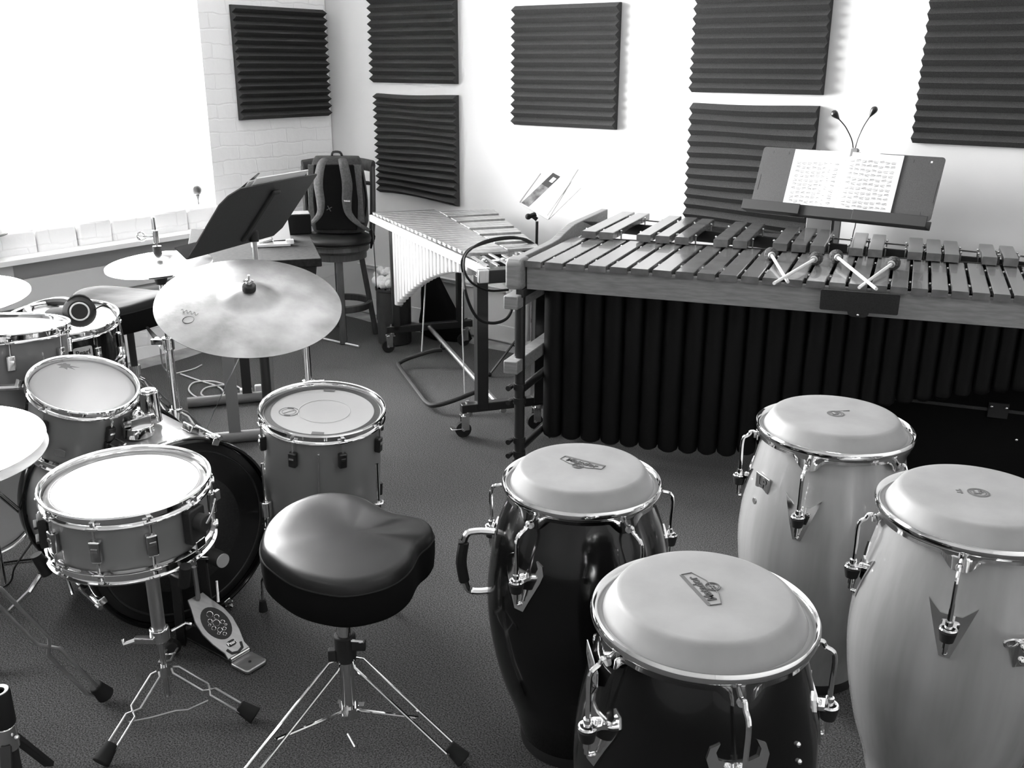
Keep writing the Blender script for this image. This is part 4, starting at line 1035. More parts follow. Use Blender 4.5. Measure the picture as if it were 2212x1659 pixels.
# ------------------------------------------------------------------ cymbals
def cymbal(root, c, nrm, Rc, m='cymbal', bell=.27, h=.030, name='cymbal_plate', flip=False, bh=.016):
    F0 = root.matrix_world.inverted() @ zframe(c, nrm)
    if flip: F0 = F0 @ Mat.Diagonal((1, 1, -1, 1))
    rb = Rc*bell
    pr = [(.006, h+bh)]
    for k in range(1, 7): t = k/6; pr.append((rb*t, h+bh*cos(t*pi/2)))
    for k in range(1, 13): t = k/12; pr.append((rb+(Rc-rb)*t, h*(1-t)**1.0-.004*sin(pi*t)*-1))
    bot = [(r_, z-.0013) for r_, z in reversed(pr)]
    return MB(F0).lathe(pr+bot, 96, None, True).build(name, m, root, ang=40)
rc = Vec((-.744, 2.622, .93)); rn = Vec((.139, -.323, 1)).normalized()
ry = thing('ride_cymbal', 'big mottled ride cymbal tilted toward the seat, in front of the black music desk', 'cymbal', zframe(rc, rn))
ry_ = cymbal(ry, rc, rn, .257, 'cymbal', .30, .026, bh=.026)
MB().cyl((0, 0, .049), (0, 0, .067), .019, n=24).build('felt', 'matte', ry, bev=.003)
MB(T((-.135, -.128, .014))).torus(.015, .0009, frame((0, 0, 0), (1, 0, .08), (0, 1, .08), (-.08, -.08, 1)), 28, 5).build('printed_ring', 'ink', ry_)
sg = MB()
sp_ = []
for k in range(26):
    t = k/25; x = -.165+.05*t; y = -.088-.018*t+.006*sin(t*26); r_ = sqrt(x*x+y*y)
    sp_.append((x, y, .030*(1-(r_-.0617)/(.257-.0617))+.005))
sg.tube(sp_, .0006, 4).build('signature', 'ink', ry_)
stp = Vec((-.70, 3.1, 0))
rs_ = thing('cymbal_stand', 'chrome boom stand carrying the big ride cymbal, behind the floor tom', 'stand', (0, 0, 0))
MB().cyl(stp+Vec((0, 0, .12)), stp+Vec((0, 0, .85)), .0145, n=16).build('lower_tube', 'chrome', rs_)
MB().cyl(stp+Vec((0, 0, .85)), (stp.x, stp.y, .93), .020, n=16).build('tilter', 'matte', rs_, bev=.002)
rt0 = rc-rn*.012
MB().cyl((stp.x, stp.y, .91), rt0-Vec((0, -.05, .03)), .008, n=12).build('boom_arm', 'chrome', rs_)
MB().cyl(rt0-rn*.03-Vec((0, -.0, 0)), rc+rn*.098, .0038, n=8).build('cymbal_post', 'chrome', rs_)
MB().cyl(rt0-rn*.03, rc+rn*.045, .011, n=12).build('sleeve', 'matte', rs_)
MB().cyl(rc+rn*.068, rc+rn*.079, .009, n=10).tube([rc+rn*.079+Vec((-.014, 0, 0)), rc+rn*.085, rc+rn*.079+Vec((.014, 0, 0))], .0035, 6).build('wing_nut', 'chrome', rs_)
MB().cyl(stp+Vec((0, 0, .50)), stp+Vec((0, 0, .55)), .021, n=16).box(stp+Vec((.035, 0, .535)), (.04, .012, .03)).build('leg_collar', 'chrome', rs_, bev=.003)
tripod(rs_, stp, .52, [(-1.00, 3.02), (-.42, 3.05), (-.68, 3.42)], 'chrome', .014, (.5,), None, .0035, .017)

hc = Vec((-1.237, 3.286, .942))
hh = thing('hi_hat_cymbal', 'upper bright cymbal of the closed pair near the window', 'cymbal', T(hc), 'two-plate hi-hat by the window')
cymbal(hh, hc+Vec((0, 0, -.03)), (-.03, -.07, 1), .18, 'bright', .3, .022)
hh2 = thing('hi_hat_cymbal', 'lower bright cymbal of the pair near the window, just under the other', 'cymbal', T(hc-Vec((0, 0, .03))), 'two-plate hi-hat by the window')
cymbal(hh2, hc+Vec((0, 0, -.036)), (-.03, -.07, 1), .18, 'bright', .3, .020, flip=True)
hs = thing('hi_hat_stand', 'chrome hi-hat stand behind the rack tom and below the pair of bright cymbals', 'stand', (0, 0, 0))
MB().cyl((hc.x, hc.y, .86), (hc.x, hc.y, 1.075), .0032, n=8).build('pull_rod', 'chrome', hs)
MB().cyl((hc.x, hc.y, .985), (hc.x, hc.y, 1.03), .011, n=14).cyl((hc.x-.045, hc.y, 1.008), (hc.x, hc.y, 1.008), .005, n=8).build('clutch', 'chrome2', hs, bev=.002)
MB().torus(.014, .004, frame((hc.x-.05, hc.y, 1.008), (1, 0, 0), (0, 0, 1), (0, -1, 0)), 16, 6).build('wing_screw', 'chrome', hs)
MB().cyl((hc.x, hc.y, .948), (hc.x, hc.y, .975), .015, n=16).build('felt', 'desk', hs)
MB(T((hc.x, hc.y, 0))).lathe([(0, .84), (.016, .84), (.02, .85), (.024, .868), (.038, .875), (.040, .895), (.036, .905), (0, .905)], 24).build('seat_cup', 'matte', hs)
MB().cyl((hc.x, hc.y, .50), (hc.x, hc.y, .845), .0095, n=14).build('upper_tube', 'chrome', hs)
MB().cyl((hc.x, hc.y, .06), (hc.x, hc.y, .62), .0155, n=16).build('lower_tube', 'chrome', hs)
MB().cyl((hc.x, hc.y, .60), (hc.x, hc.y, .645), .021, n=16).box((hc.x-.035, hc.y, .628), (.05, .014, .02)).build('height_clamp', 'chrome', hs, bev=.002)
MB().cyl((hc.x, hc.y, .33), (hc.x, hc.y, .375), .023, n=16).box((hc.x-.05, hc.y-.01, .355), (.06, .03, .022)).build('leg_collar', 'chrome', hs, bev=.003)
tripod(hs, (hc.x, hc.y), .36, [(-1.21, 3.70), (-1.56, 3.08), (-.92, 3.05)], 'steel', .022, (.52,), .12, .005, .019)

cc2 = P(80, 955, .81)-Vec((.188, 0, 0))
lh = thing('hi_hat_cymbal', 'pale cymbal at the left edge of the photo level with the snare, upper plate', 'cymbal', T(cc2), 'player hi-hat at the left edge')
cymbal(lh, cc2+Vec((0, 0, -.004)), (.05, -.10, 1), .188, 'bright', .3, .02)
lh2 = thing('hi_hat_cymbal', 'mottled lower plate of the cymbal pair at the left edge beside the snare', 'cymbal', T(cc2-Vec((0, 0, .03))), 'player hi-hat at the left edge')
cymbal(lh2, cc2+Vec((0, 0, -.026)), (.05, -.10, 1), .19, 'cymbal', .3, .02, flip=True)
ls = thing('hi_hat_stand', 'chrome hi-hat stand at the left edge with a long double-rod leg reaching into view', 'stand', (0, 0, 0))
lb = Vec((cc2.x, cc2.y, 0))
MB().cyl(lb+Vec((0, 0, .06)), lb+Vec((0, 0, 1.0)), .010, n=14).build('tube', 'chrome', ls)
MB().cyl(lb+Vec((0, 0, .42)), lb+Vec((0, 0, .47)), .022, n=16).build('leg_collar', 'chrome', ls)
lf = Vec((-1.055, 2.085, 0))
tripod(ls, lb, .45, [lf, lb+Vec((-.28, .2, 0)), lb+Vec((.0, -.33, 0))], 'alu', .0145, (.52,), None, .0048, .023, rad(-65))
lc = P(50, 640, .98)-Vec((.20, 0, 0))
c3 = thing('crash_cymbal', 'pale cymbal cut off by the left edge below the window heater', 'cymbal', T(lc))
cymbal(c3, lc, (.03, -.08, 1), .20, 'bright', .27, .02)
c3s = thing('cymbal_stand', 'cymbal stand just outside the left edge under the pale crash', 'stand', (0, 0, 0))
MB().cyl((lc.x, lc.y, .1), (lc.x, lc.y, 1.03), .010, n=12).build('tube', 'chrome', c3s)
tripod(c3s, (lc.x, lc.y), .40, [(lc.x-.3, lc.y+.1, 0), (lc.x+.1, lc.y-.3, 0), (lc.x+.12, lc.y+.27, 0)], 'chrome2', .014, (), None, .004, .017)

# ------------------------------------------------------------------ second snare with headphones, grey tom beside it
dc = Vec((-1.54, 3.149, .748)); dn_ = Vec((.041, -.093, 1))
ds = drum('snare_drum', 'dark snare drum with headphones resting on it, by the window side throne', dc, dn_, .187, .165, 'blackshell', 8, 12, 'head', .05, None, 'chrome2', True)
iD = zframe(dc, dn_).inverted()
e = Vec((sin(rad(42)), -cos(rad(42)), 0)); s_ = Vec((cos(rad(42)), sin(rad(42)), 0))
BFm = frame(e*.172+Vec((0, 0, -.075)), s_, (0, 0, 1), e)
bdg = MB(BFm).prism(rrect(.062, .058, .008), 0, .003).build('badge', 'silverplate', ds)
text('Pearl', .024, BFm @ T((0, .008, .0034)), 'ink2', 'badge_name', bdg, bold=.0006)
dst = thing('snare_stand', 'chrome stand under the dark snare drum', 'stand', (0, 0, 0))
q = Vec((dc.x, dc.y, 0))
MB().cyl(q+Vec((0, 0, .08)), q+Vec((0, 0, .50)), .012, n=12).build('tube', 'chrome', dst)
for a in (-60, 60, 180):
    e = Vec((sin(rad(a)), -cos(rad(a)), 0))
    ar = MB().tube([q+Vec((0, 0, .50)), q+e*.12+Vec((0, 0, .545)), q+e*.195+Vec((0, 0, .560)), q+e*.205+Vec((0, 0, .60))], .006, 8).build('basket_arm', 'chrome', dst)
    MB().cyl(q+e*.200+Vec((0, 0, .565)), q+e*.206+Vec((0, 0, .605)), .012, n=10).build('rubber_grip', 'rubber', ar)
tripod(dst, q, .25, [(q.x-.26, q.y-.02), (q.x+.16, q.y-.2), (q.x+.1, q.y+.25)], 'chrome', .014, (), None, .004, .017)
# headphones: band hoop lying down, two round cups
hpz = .756
hA = P(62, 676, hpz+.02); hB = P(172, 674, hpz+.03)
hf = thing('headphones', 'black over-ear headphones lying on the dark snare drum', 'headphones', T((0, 0, 0)))
rc1 = P(172, 673, hpz+.045)
band = [PN(160, 655, 3.27), PN(140, 650, 3.32), PN(110, 652, 3.38), PN(80, 660, 3.38), PN(63, 668, 3.33), PN(60, 676, 3.25), PN(72, 684, 3.19), PN(100, 686, 3.15), PN(128, 682, 3.14)]
MB().tube(band, .015, 8, smooth=4).build('headband', 'matte', hf)
fd = (Vec((0, 0, HC))-rc1).normalized(); fd = (fd+Vec((.0, 0, .0))).normalized()
CFm = zframe(PN(172, 673, 3.13), fd)
cu1 = MB(CFm).lathe([(0, -.045), (.040, -.045), (.050, -.036), (.052, -.016), (.044, -.004), (.036, .006), (0, .006)], 32).build('ear_cup', 'matte', hf, ang=50)
MB(CFm).torus(.028, .0028, T((0, 0, .007)), 36, 6).build('silver_ring', 'white', cu1)
MB(CFm).tube([(.04*cos(t), .048*sin(t)+.004, -.015) for t in [pi*.1+k*pi*.8/8 for k in range(9)]], .006, 6).build('yoke', 'rubber', cu1)
CF2 = zframe(PN(125, 683, 3.13), (0.2, -.3, 1))
MB(CF2).lathe([(0, -.02), (.036, -.018), (.044, -.006), (.040, .010), (0, .016)], 28).build('ear_cup', 'matte', hf, ang=50)
tag(MB().tube([PN(205, 668, 3.15), PN(222, 660, 3.2), PN(240, 668, 3.2), PN(255, 690, 3.1), PN(262, 712, 3.05), PN(268, 740, 3.05), PN(275, 800, 3.1), P(276, 870, .006)], .003, 6, smooth=5).build('headphone_cable', 'rubber'), 'thin black headphone cord falling off the dark snare', 'cable')
gt = PN(-20, 706, 2.86)
gtd = drum('floor_tom', 'grey tom with an oval badge at the left edge in front of the dark snare', gt, (.02, .10, 1), .222, .34, 'greyshell', 8, 40, 'head', .045, None, 'chrome2')
e = Vec((sin(rad(8)), -cos(rad(8)), 0)); s_ = Vec((cos(rad(8)), sin(rad(8)), 0))
BFm = frame(e*.2065+Vec((0, 0, -.115)), s_, (0, 0, 1), e)
el = [(.032*cos(2*pi*k/30), .022*sin(2*pi*k/30)) for k in range(30)]
bdg = MB(BFm).prism(el, 0, .003).build('badge', 'ink2', gtd)
MB(BFm).torus(1, .05, T((0, 0, .003)) @ Mat.Diagonal((.032, .022, .02, 1)), 36, 6).torus(.0095, .0014, T((0, -.009, .004)), 24, 6).build('badge_rim', 'silverplate', bdg)
for a in (50, 180, -50):
    e = Vec((sin(rad(a)), -cos(rad(a)), 0)); bb = Vec((gt.x, gt.y, 0))+e*.228
    MB(zframe(gt, (.02, .10, 1)).inverted()).tube([(bb.x, bb.y, .62), (bb.x, bb.y, .1), (bb.x+e.x*.04, bb.y+e.y*.04, .012)], .006, 8).build('leg', 'chrome', gtd)
# clamp arm between rack tom and grey tom
tag(MB().tube([P(-20, 838, .70), P(30, 836, .70), P(52, 834, .70)], .011, 10).tube([P(40, 836, .70), P(44, 820, .72)], .012, 8).build('tom_arm', 'chrome'), 'chrome arm reaching from the left edge to the rack tom', 'bracket')
# edge of another drum low at the left
ld = P(-20, 1085, .30)
lt = drum('side_drum', 'pale-headed drum standing on edge, low at the left border under cymbals', ld-Vec((.03, 0, .0)), (.62, -.70, .2), .175, .22, 'blackshell', 6, 20, 'head', .045, None, 'matte')
# ------------------------------------------------------------------ thrones
def outline_points(px, z):
    return [P(x, y, zz) for (x, y), zz in zip(px, z)]
so = [(562, 1186), (567, 1212), (586, 1233), (630, 1263), (685, 1281), (747.5, 1288.5), (813.6, 1277.5), (857.6, 1259), (887, 1233.5), (905, 1200), (927, 1180), (938, 1160), (923, 1142), (887, 1134), (850, 1125), (813.6, 1108), (791.6, 1095), (755, 1084), (711, 1080), (667, 1087), (612, 1112), (575, 1149)]
zs = [.515]*10+[.525, .53, .535, .54, .54, .54, .54, .54, .535, .53, .525, .52]
def seat_mesh(root, pts, zb, inv, drop=.075, top_m='leather'):
    c = sum(pts, Vec())/len(pts); c2 = c.copy()
    n0 = len(pts)
    dense = []
    for i in range(n0):
        a, b_, c_2, d_ = pts[i-1], pts[i], pts[(i+1) % n0], pts[(i+2) % n0]
        for k in range(4):
            t = k/4; dense.append(.5*((2*b_)+(c_2-a)*t+(2*a-5*b_+4*c_2-d_)*t*t+(3*b_-a-3*c_2+d_)*t**3))
    n1 = len(dense)
    def ring(s, dz):
        w = min(1, max(0, (s-.2)/.7)); w = w*w*(3-2*w)
        return [Vec((c2.x+(p.x-c2.x)*s, c2.y+(p.y-c2.y)*s, p.z*w+c2.z*(1-w)+dz)) for p in dense]
    top = [ring(1.0, .0), ring(.992, .010), ring(.975, .019), ring(.94, .026), ring(.87, .0295), ring(.66, .030), ring(.42, .029), ring(.22, .0285), ring(.08, .028)]
    vs = []; fs = []
    for q in top: vs += q
    vs.append(Vec((c2.x, c2.y, c2.z+.028)))
    for r_ in range(len(top)-1):
        for j in range(n1): fs.append((r_*n1+j, r_*n1+(j+1) % n1, (r_+1)*n1+(j+1) % n1, (r_+1)*n1+j))
    m = (len(top)-1)*n1
    for j in range(n1): fs.append((m+j, m+(j+1) % n1, len(vs)-1))
    MB(inv).add(vs, fs).build('seat_top', top_m, root, ang=80)
    side = [ring(1.0, 0), ring(1.008, -.012), ring(1.005, -.04), ring(.99, -drop+.008), ring(.97, -drop)]
    vs = []; fs = []
    for q in side: vs += q
    for r_ in range(len(side)-1):
        for j in range(n1): fs.append((r_*n1+j, r_*n1+(j+1) % n1, (r_+1)*n1+(j+1) % n1, (r_+1)*n1+j))
    fs.append(tuple((len(side)-1)*n1+j for j in range(n1)))
    MB(inv).add(vs, fs).build('seat_side', 'velour', root, ang=60)
    MB(inv).tube([p+Vec((0, 0, -.0)) for p in dense], .0022, 6, closed=True).build('piping', 'rubber', root)
th = thing('drum_throne', 'black saddle-shaped drum throne in the foreground with chrome tripod legs', 'stool', (0, 0, 0))
pts = outline_points(so, zs)
seat_mesh(th, pts, 0, None, .080)
hb = Vec((-.398, 1.965, 0))
MB().cyl(hb+Vec((0, 0, .28)), hb+Vec((0, 0, .45)), .0195, n=20).build('upper_tube', 'chrome', th)
MB().cyl(hb+Vec((0, 0, .08)), hb+Vec((0, 0, .30)), .0175, n=20).build('lower_tube', 'chrome', th)
MB().cyl(hb+Vec((0, 0, .44)), hb+Vec((0, 0, .462)), .07, n=20).build('seat_bracket', 'black', th)
MB().cyl(hb+Vec((0, 0, .215)), hb+Vec((0, 0, .285)), .026, n=20).box(hb+Vec((.034, -.01, .262)), (.034, .016, .026)).box(hb+Vec((-.03, -.01, .235)), (.02, .02, .03)).build('height_collar', 'matte', th, bev=.003)
MB().tube([hb+Vec((.02, -.02, .28)), hb+Vec((.05, -.03, .285))], .004, 6).build('clamp_bolt', 'chrome', th)
tripod(th, hb, .222, [(-.112, 1.85), (-.63, 1.72), (-.46, 2.30)], 'chrome', .019, (), .075, .0038, .021)
MB().cyl(hb+Vec((0, 0, .055)), hb+Vec((0, 0, .085)), .024, n=20).build('base_ring', 'chrome', th)
for a in (20, 140, 260): MB().box(hb+Vec((.03*cos(rad(a)), .03*sin(rad(a)), .072)), (.016, .016, .014)).build('brace_lug', 'chrome', th)
MB().cyl(hb+Vec((.0, -.04, .03)), hb+Vec((.02, -.06, .008)), .004).build('stop_screw', 'chrome', th)
c2 = P(272, 648, .62)
t2 = thing('drum_throne', 'black round drum throne by the window, partly behind the big cymbal', 'stool', T((0, 0, 0)))
pts2 = []
for k in range(22):
    a = 2*pi*k/22; r_ = .215*(1+.04*cos(2*a)); pts2.append(Vec((c2.x+r_*cos(a), c2.y+r_*sin(a), .612+.018*cos(2*a+.6))))
seat_mesh(t2, pts2, 0, None, .085, 'leather2')
MB().cyl((c2.x, c2.y, .30), (c2.x, c2.y, .54), .015, n=16).build('upper_tube', 'matte', t2)
MB().cyl((c2.x, c2.y, .10), (c2.x, c2.y, .31), .019, n=16).cyl((c2.x, c2.y, .29), (c2.x, c2.y, .33), .025, n=16).build('lower_tube', 'chrome', t2)
tripod(t2, (c2.x, c2.y), .27, [(c2.x-.25, c2.y-.12), (c2.x+.24, c2.y-.16), (c2.x+.05, c2.y+.28)], 'chrome2', .018, (), .09, .0045, .019)
# ------------------------------------------------------------------ black stand cut off at the lower left corner
bs = P(2, 1505, .32); bv = Vec((bs.x-.005, bs.y, 0))
bk2 = thing('tripod_stand', 'black tube stand with a chrome collar at the lower left corner', 'stand', T((0, 0, 0)))
MB().lathe([(.012, .33), (.022, .335), (.024, .33), (.024, .255), (.022, .25), (0, .25)], 24, T(bv)).build('tube_top', 'rubber', bk2)
MB().lathe([(.0135, .334), (.021, .3365), (.021, .334)], 24, T(bv), True).build('tube_rim', 'white', bk2)
MB().cyl(bv+Vec((0, 0, .19)), bv+Vec((0, 0, .25)), .0225, n=20).build('collar', 'chrome2', bk2, bev=.003)
MB().cyl(bv+Vec((0, 0, .02)), bv+Vec((0, 0, .20)), .018, n=16).build('lower_tube', 'matte', bk2)
for a in (-72, 195, 95):
    e = Vec((cos(rad(a)), sin(rad(a)), 0))
    MB().bar(bv+e*.02+Vec((0, 0, .21)), bv+e*.16+Vec((0, 0, .012)), .022, .012).build('leg', 'matte', bk2, bev=.002)
MB().ball(bv+Vec((.028, -.01, .225)), .006).build('bolt', 'chrome', bk2)

# ------------------------------------------------------------------ black music desk seen from behind
zb_ = .97
q0 = P(402, 561, zb_); q1 = P(600, 506, zb_)
exm = (q1-q0).normalized(); Wm = (q1-q0).length
dr = ray(492, 412); tt = ((q0-Vec((0, 0, HC))).dot(exm))/dr.dot(exm); q2 = Vec((0, 0, HC))+dr*tt
eym = (q2-q0); Hm = eym.length; eym.normalize(); ezm = exm.cross(eym)
DF = frame(q0, exm, eym, ezm)
mdk = thing('music_stand', 'black solid-desk music stand seen from behind, tilted beside the window', 'music stand', DF)
op = []
for (x, y) in rrect(Wm, Hm, .03, 6, Wm/2, Hm/2): op.append((x, y))
MB().prism([(0.004, 0), (Wm-.03, 0), (Wm, .035), (Wm, Hm-.006), (Wm-.006, Hm), (.065, Hm), (.02, Hm-.025), (.0, Hm-.06)], -.002, .002).build('desk', 'desk', mdk)
MB().prism([(0, 0), (Wm-.03, 0), (Wm-.03, .004), (0, .004)], -.055 if ezm.z < 9 else 0, .0).build('tray_lip', 'matte', mdk)
sgn = 1 if ezm.dot(Vec((0, 0, HC))-q0) > 0 else -1
MB().box((Wm*.5+.02, Hm*.47, sgn*.006), (.020, Hm*.78, .010)).build('back_rib', 'matte', mdk, bev=.003)
MB().box((Wm*.5+.02, Hm*.86, sgn*.012), (.04, .02, .012)).build('rib_bracket', 'matte', mdk, bev=.006)
iM = DF.inverted()
pj = PN(545, 496, 3.38)
MB(iM).ball(pj, .017).build('tilt_knob', 'plate', mdk)
pt0 = PN(549, 515, 3.40)
MB(iM).cyl((pt0.x, pt0.y, .55), (pt0.x, pt0.y, pt0.z), .0095, n=16).build('upper_tube', 'steel', mdk)
MB(iM).cyl((pt0.x, pt0.y, pt0.z-.01), (pt0.x, pt0.y, pt0.z+.03), .016, n=14).build('collar', 'matte', mdk)
MB(iM).cyl((pt0.x, pt0.y, .05), (pt0.x, pt0.y, .62), .0185, n=16).build('lower_tube', 'black', mdk)
for a in (100, 220, 340):
    MB(iM).bar((pt0.x, pt0.y, .11), (pt0.x+.27*cos(rad(a)), pt0.y+.27*sin(rad(a)), .010), .026, .012).build('leg', 'black', mdk)
# white folder lying over the top edge of that desk
fo = thing('paper_folder', 'white open folder of papers resting on top of the tilted black music desk', 'folder', DF @ T((0, 0, -sgn*.006)))
MB(DF.inverted()).prism([(0, 0), (1, 0), (1, 1), (0, 1)], 0, 0) if 0 else None
MB().prism([(.10, .06), (Wm-.08, .06), (Wm-.07, Hm+.020), (.145, Hm+.024)], -.004, .0).build('cover', 'paper', fo)
MB().prism([(.12, .06), (Wm-.08, .06), (Wm-.06, Hm+.012), (.12, Hm+.010)], -.010, -.006).build('pages', 'paper', fo)
MB().prism([(.10, Hm-.02), (.145, Hm-.02), (.165, Hm+.035), (.155, Hm+.037)], -.012, -.011).build('dark_divider', 'ink2', fo)

# ------------------------------------------------------------------ small dark table with T feet
tex = Vec((.96, .28, 0)).normalized(); tey = Vec((-.28, .96, 0)).normalized()
TF = frame((-1.33, 3.80, 0), tex, tey, (0, 0, 1))
tb = thing('side_table', 'narrow dark table on grey T-shaped legs behind the big cymbal', 'table', TF)
MB().box((.275, .46, .785), (.55, .92, .035)).build('table_top', 'tabletop', tb, bev=.004)
MB().box((.275, .05, .735), (.50, .03, .05)).build('apron', 'matte', tb)
for y, z0 in ((.04, 0), (.56, 1)):
    MB().cyl((-.08, y, .026), (.58, y, .026), .026, n=14).build('foot', 'greyshell' if y < .1 else 'greyshell', tb)
    MB().box((.135 if y < .1 else .20, y, .39), (.05 if y < .1 else .045, .02, .73)).build('leg', 'grey' if y < .1 else 'matte', tb)
    MB().box((.30 if y < .1 else .29, y+.03, .39), (.035, .02, .73)).build('leg', 'grey' if y < .1 else 'matte', tb)
# things on the table
sh_ = P(560, 530, .803)
pp = thing('paper_pad', 'white pad of paper on the near edge of the dark table', 'paper', frame(P(585, 529, .806), tex, tey, (0, 0, 1)))
MB().box((0, 0, .003), (.17, .07, .010)).build('pages', 'paper', pp)
kb_ = thing('small_block', 'small white block at the right end of the dark table', 'block', frame(P(626, 522, .82), tex, tey, (0, 0, 1)))
MB().box((0, 0, 0), (.034, .02, .022)).build('block', 'white', kb_, bev=.003)
bw = P(575, 522, .82)
tag(MB(zframe(bw, (.9, .2, .25))).lathe([(.022, -.03), (.026, -.03), (.03, 0), (.031, .03), (.027, .03), (.025, 0)], 28, None, True).build('metal_cup', 'chrome2'), 'shiny metal cup lying on its side on the dark table', 'cup')
bkp = thing('notebook', 'spiral notebook standing open on the dark table behind the tilted desk', 'notebook', frame(P(600, 520, .80), (.9, .43, 0), (-.15, .30, .94), Vec((.9, .43, 0)).cross(Vec((-.15, .30, .94))).normalized()))
MB().box((.0, .075, 0), (.12, .15, .004)).build('cover', 'paper', bkp)
for k in range(5): MB().box((.02+.008*k-.03, .04+.02*k*.3, -.004), (.003, .06, .002)).build('binding_wire', 'grey', bkp)
bxp = P(655, 515, .80)
bb_ = thing('equipment_box', 'black box standing on the far right end of the dark table', 'box', frame((bxp.x+.0, bxp.y+.12, .803), tex, tey, (0, 0, 1)))
MB().box((-.04, 0.04, .045), (.11, .12, .09)).build('box_body', 'velour', bb_, bev=.006)
MB().box((-.04, 0.04, .093), (.105, .115, .006)).build('lid', 'fabric', bb_, bev=.003)
wb_ = PN(440, 505, 4.4)
wbx = thing('white_box', 'small pale box on the heater top behind the bright cymbals', 'box', RF @ T((.10, -.93, .68)))
MB().box((0, 0, .035), (.09, .16, .07)).build('carton', 'white', wbx, bev=.002)
# ------------------------------------------------------------------ stool with a backrest, backpack on it
stc = PY(728, 512, 5.62); sz = .60
stl = thing('bar_stool', 'dark wooden swivel stool with a padded round seat in the corner', 'stool', T((stc.x, stc.y, 0)))
MB().lathe([(0, sz+.03), (.10, sz+.032), (.165, sz+.028), (.195, sz+.012), (.203, sz-.01), (.196, sz-.025), (.19, sz-.028)], 48).build('seat_cushion', 'leather', stl, ang=60)
MB().torus(.197, .004, T((0, 0, sz-.028)), 48, 6).build('piping', 'rubber', stl)
MB().lathe([(0, sz-.03), (.188, sz-.03), (.19, sz-.06), (.180, sz-.075), (.172, sz-.078), (.170, sz-.115), (.15, sz-.12), (0, sz-.12)], 48).build('seat_base', 'stoolwood', stl)
for a in (-78, 12, 102, 192):
    e = Vec((sin(rad(a)), -cos(rad(a)), 0))
    MB().bar(e*.135+Vec((0, 0, sz-.10)), e*.205+Vec((0, 0, .0)), .042, .032, e).build('leg', 'stoolwood', stl, bev=.004)
MB(T((0, 0, .20))).lathe([(.165, -.020), (.190, -.020), (.190, .020), (.165, .020)], 40, None, True).build('foot_ring', 'stoolwood', stl, bev=.004)
for s in (-1, 1):
    MB().tube([(s*.19, .09, sz-.04), (s*.20, .13, sz+.15), (s*.205, .15, sz+.40)], [.018, .018, .016], 8, smooth=3).build('back_post', 'stoolwood', stl)
MB().tube([(-.21, .15, sz+.40), (-.12, .20, sz+.41), (0, .215, sz+.41), (.12, .20, sz+.41), (.21, .15, sz+.40)], .022, 8, smooth=4, flat=1.6).build('top_rail', 'stoolwood', stl)
MB().tube([(-.2, .14, sz+.30), (0, .20, sz+.31), (.2, .14, sz+.30)], .012, 8, smooth=4).build('back_rail', 'stoolwood', stl)
bpc = Vec((stc.x+.02, stc.y+.0, sz+.032))
bp = thing('backpack', 'dark backpack with two shoulder straps sitting on the wooden stool', 'backpack', T(bpc))
# body: superellipse sections, taller than wide
def sect(z, a, b_, yo, n=32, p=3.0):
    out = []
    for j in range(n):
        t = 2*pi*j/n; ct, st_ = cos(t), sin(t)
        out.append(Vec((a*abs(ct)**(2/p)*(1 if ct > 0 else -1), yo+b_*abs(st_)**(2/p)*(1 if st_ > 0 else -1), z)))
    return out
secs = [(0, .10, .05, 0), (.01, .15, .085, 0), (.06, .168, .10, 0), (.18, .170, .105, .005), (.30, .160, .10, .01), (.38, .148, .085, .02), (.42, .138, .06, .03), (.438, .125, .03, .035)]
vs = []; fs = []
for z, a, b_, yo in secs: vs += sect(z, a, b_, yo)
for r_ in range(len(secs)-1):
    for j in range(32): fs.append((r_*32+j, r_*32+(j+1) % 32, (r_+1)*32+(j+1) % 32, (r_+1)*32+j))
fs += [tuple(reversed(range(32))), tuple((len(secs)-1)*32+j for j in range(32))]
MB().add(vs, fs).build('body', 'fabric', bp, ang=70)
MB().prism([(-.12, .03), (.12, .03), (.13, .20), (.115, .40), (-.115, .40), (-.13, .20)], 0, .012, frame((0, -.098, 0), (1, 0, 0), (0, .04, 1), (0, -1, .04))).build('back_panel', 'velour', bp, bev=.006)
for s in (-1, 1):
    MB().tube([(s*.05, -.085, .43), (s*.065, -.13, .40), (s*.082, -.15, .30), (s*.075, -.15, .20), (s*.085, -.150, .13), (s*.14, -.150, .07), (s*.195, -.12, .03)], [.024, .027, .030, .028, .020, .012, .010], 10, smooth=4, flat=.35).build('shoulder_strap', 'fabric2', bp)
    MB().tube([(s*.155, -.04, .08), (s*.172, -.06, .2), (s*.150, -.05, .36)], .005, 6, smooth=4).build('side_seam', 'velour', bp)
    MB().prism([(-.035, 0), (.035, 0), (.028, .2), (.03, .33), (-.02, .33)], 0, .006, frame((s*.128, -.088, .07), (1, -.0, 0), (0, .02, 1), (0, -1, .02))).build('side_panel', 'fabric2', bp, bev=.003)
for s in (-1, 1):
    MB().tube([(s*.19, -.11, .04), (s*.215, -.13, -.0), (s*.205, -.14, -.04), (s*.20, -.145, -.07)], [.012, .016, .012, .006], 6, smooth=3, flat=.4).build('hip_strap', 'velour', bp)
MB(frame((-.035, -.113, .155), (1, 0, 0), (0, 0, 1), (0, -1, 0))).box((0, 0, 0), (.036, .004, .002), R(.5)).box((0, 0, 0), (.004, .036, .002), R(.5)).build('star_stitch', 'inkgrey', bp)
text('THULE', .012, frame((.078, -.163, .205), (1, 0, 0), (0, 0, 1), (0, -1, 0)), 'white', 'strap_lettering', bp, bold=.0004)
MB().tube([(-.03, .03, .435), (-.02, .02, .46), (.02, .02, .46), (.03, .03, .435)], .007, 6, smooth=3).build('top_loop', 'fabric', bp)
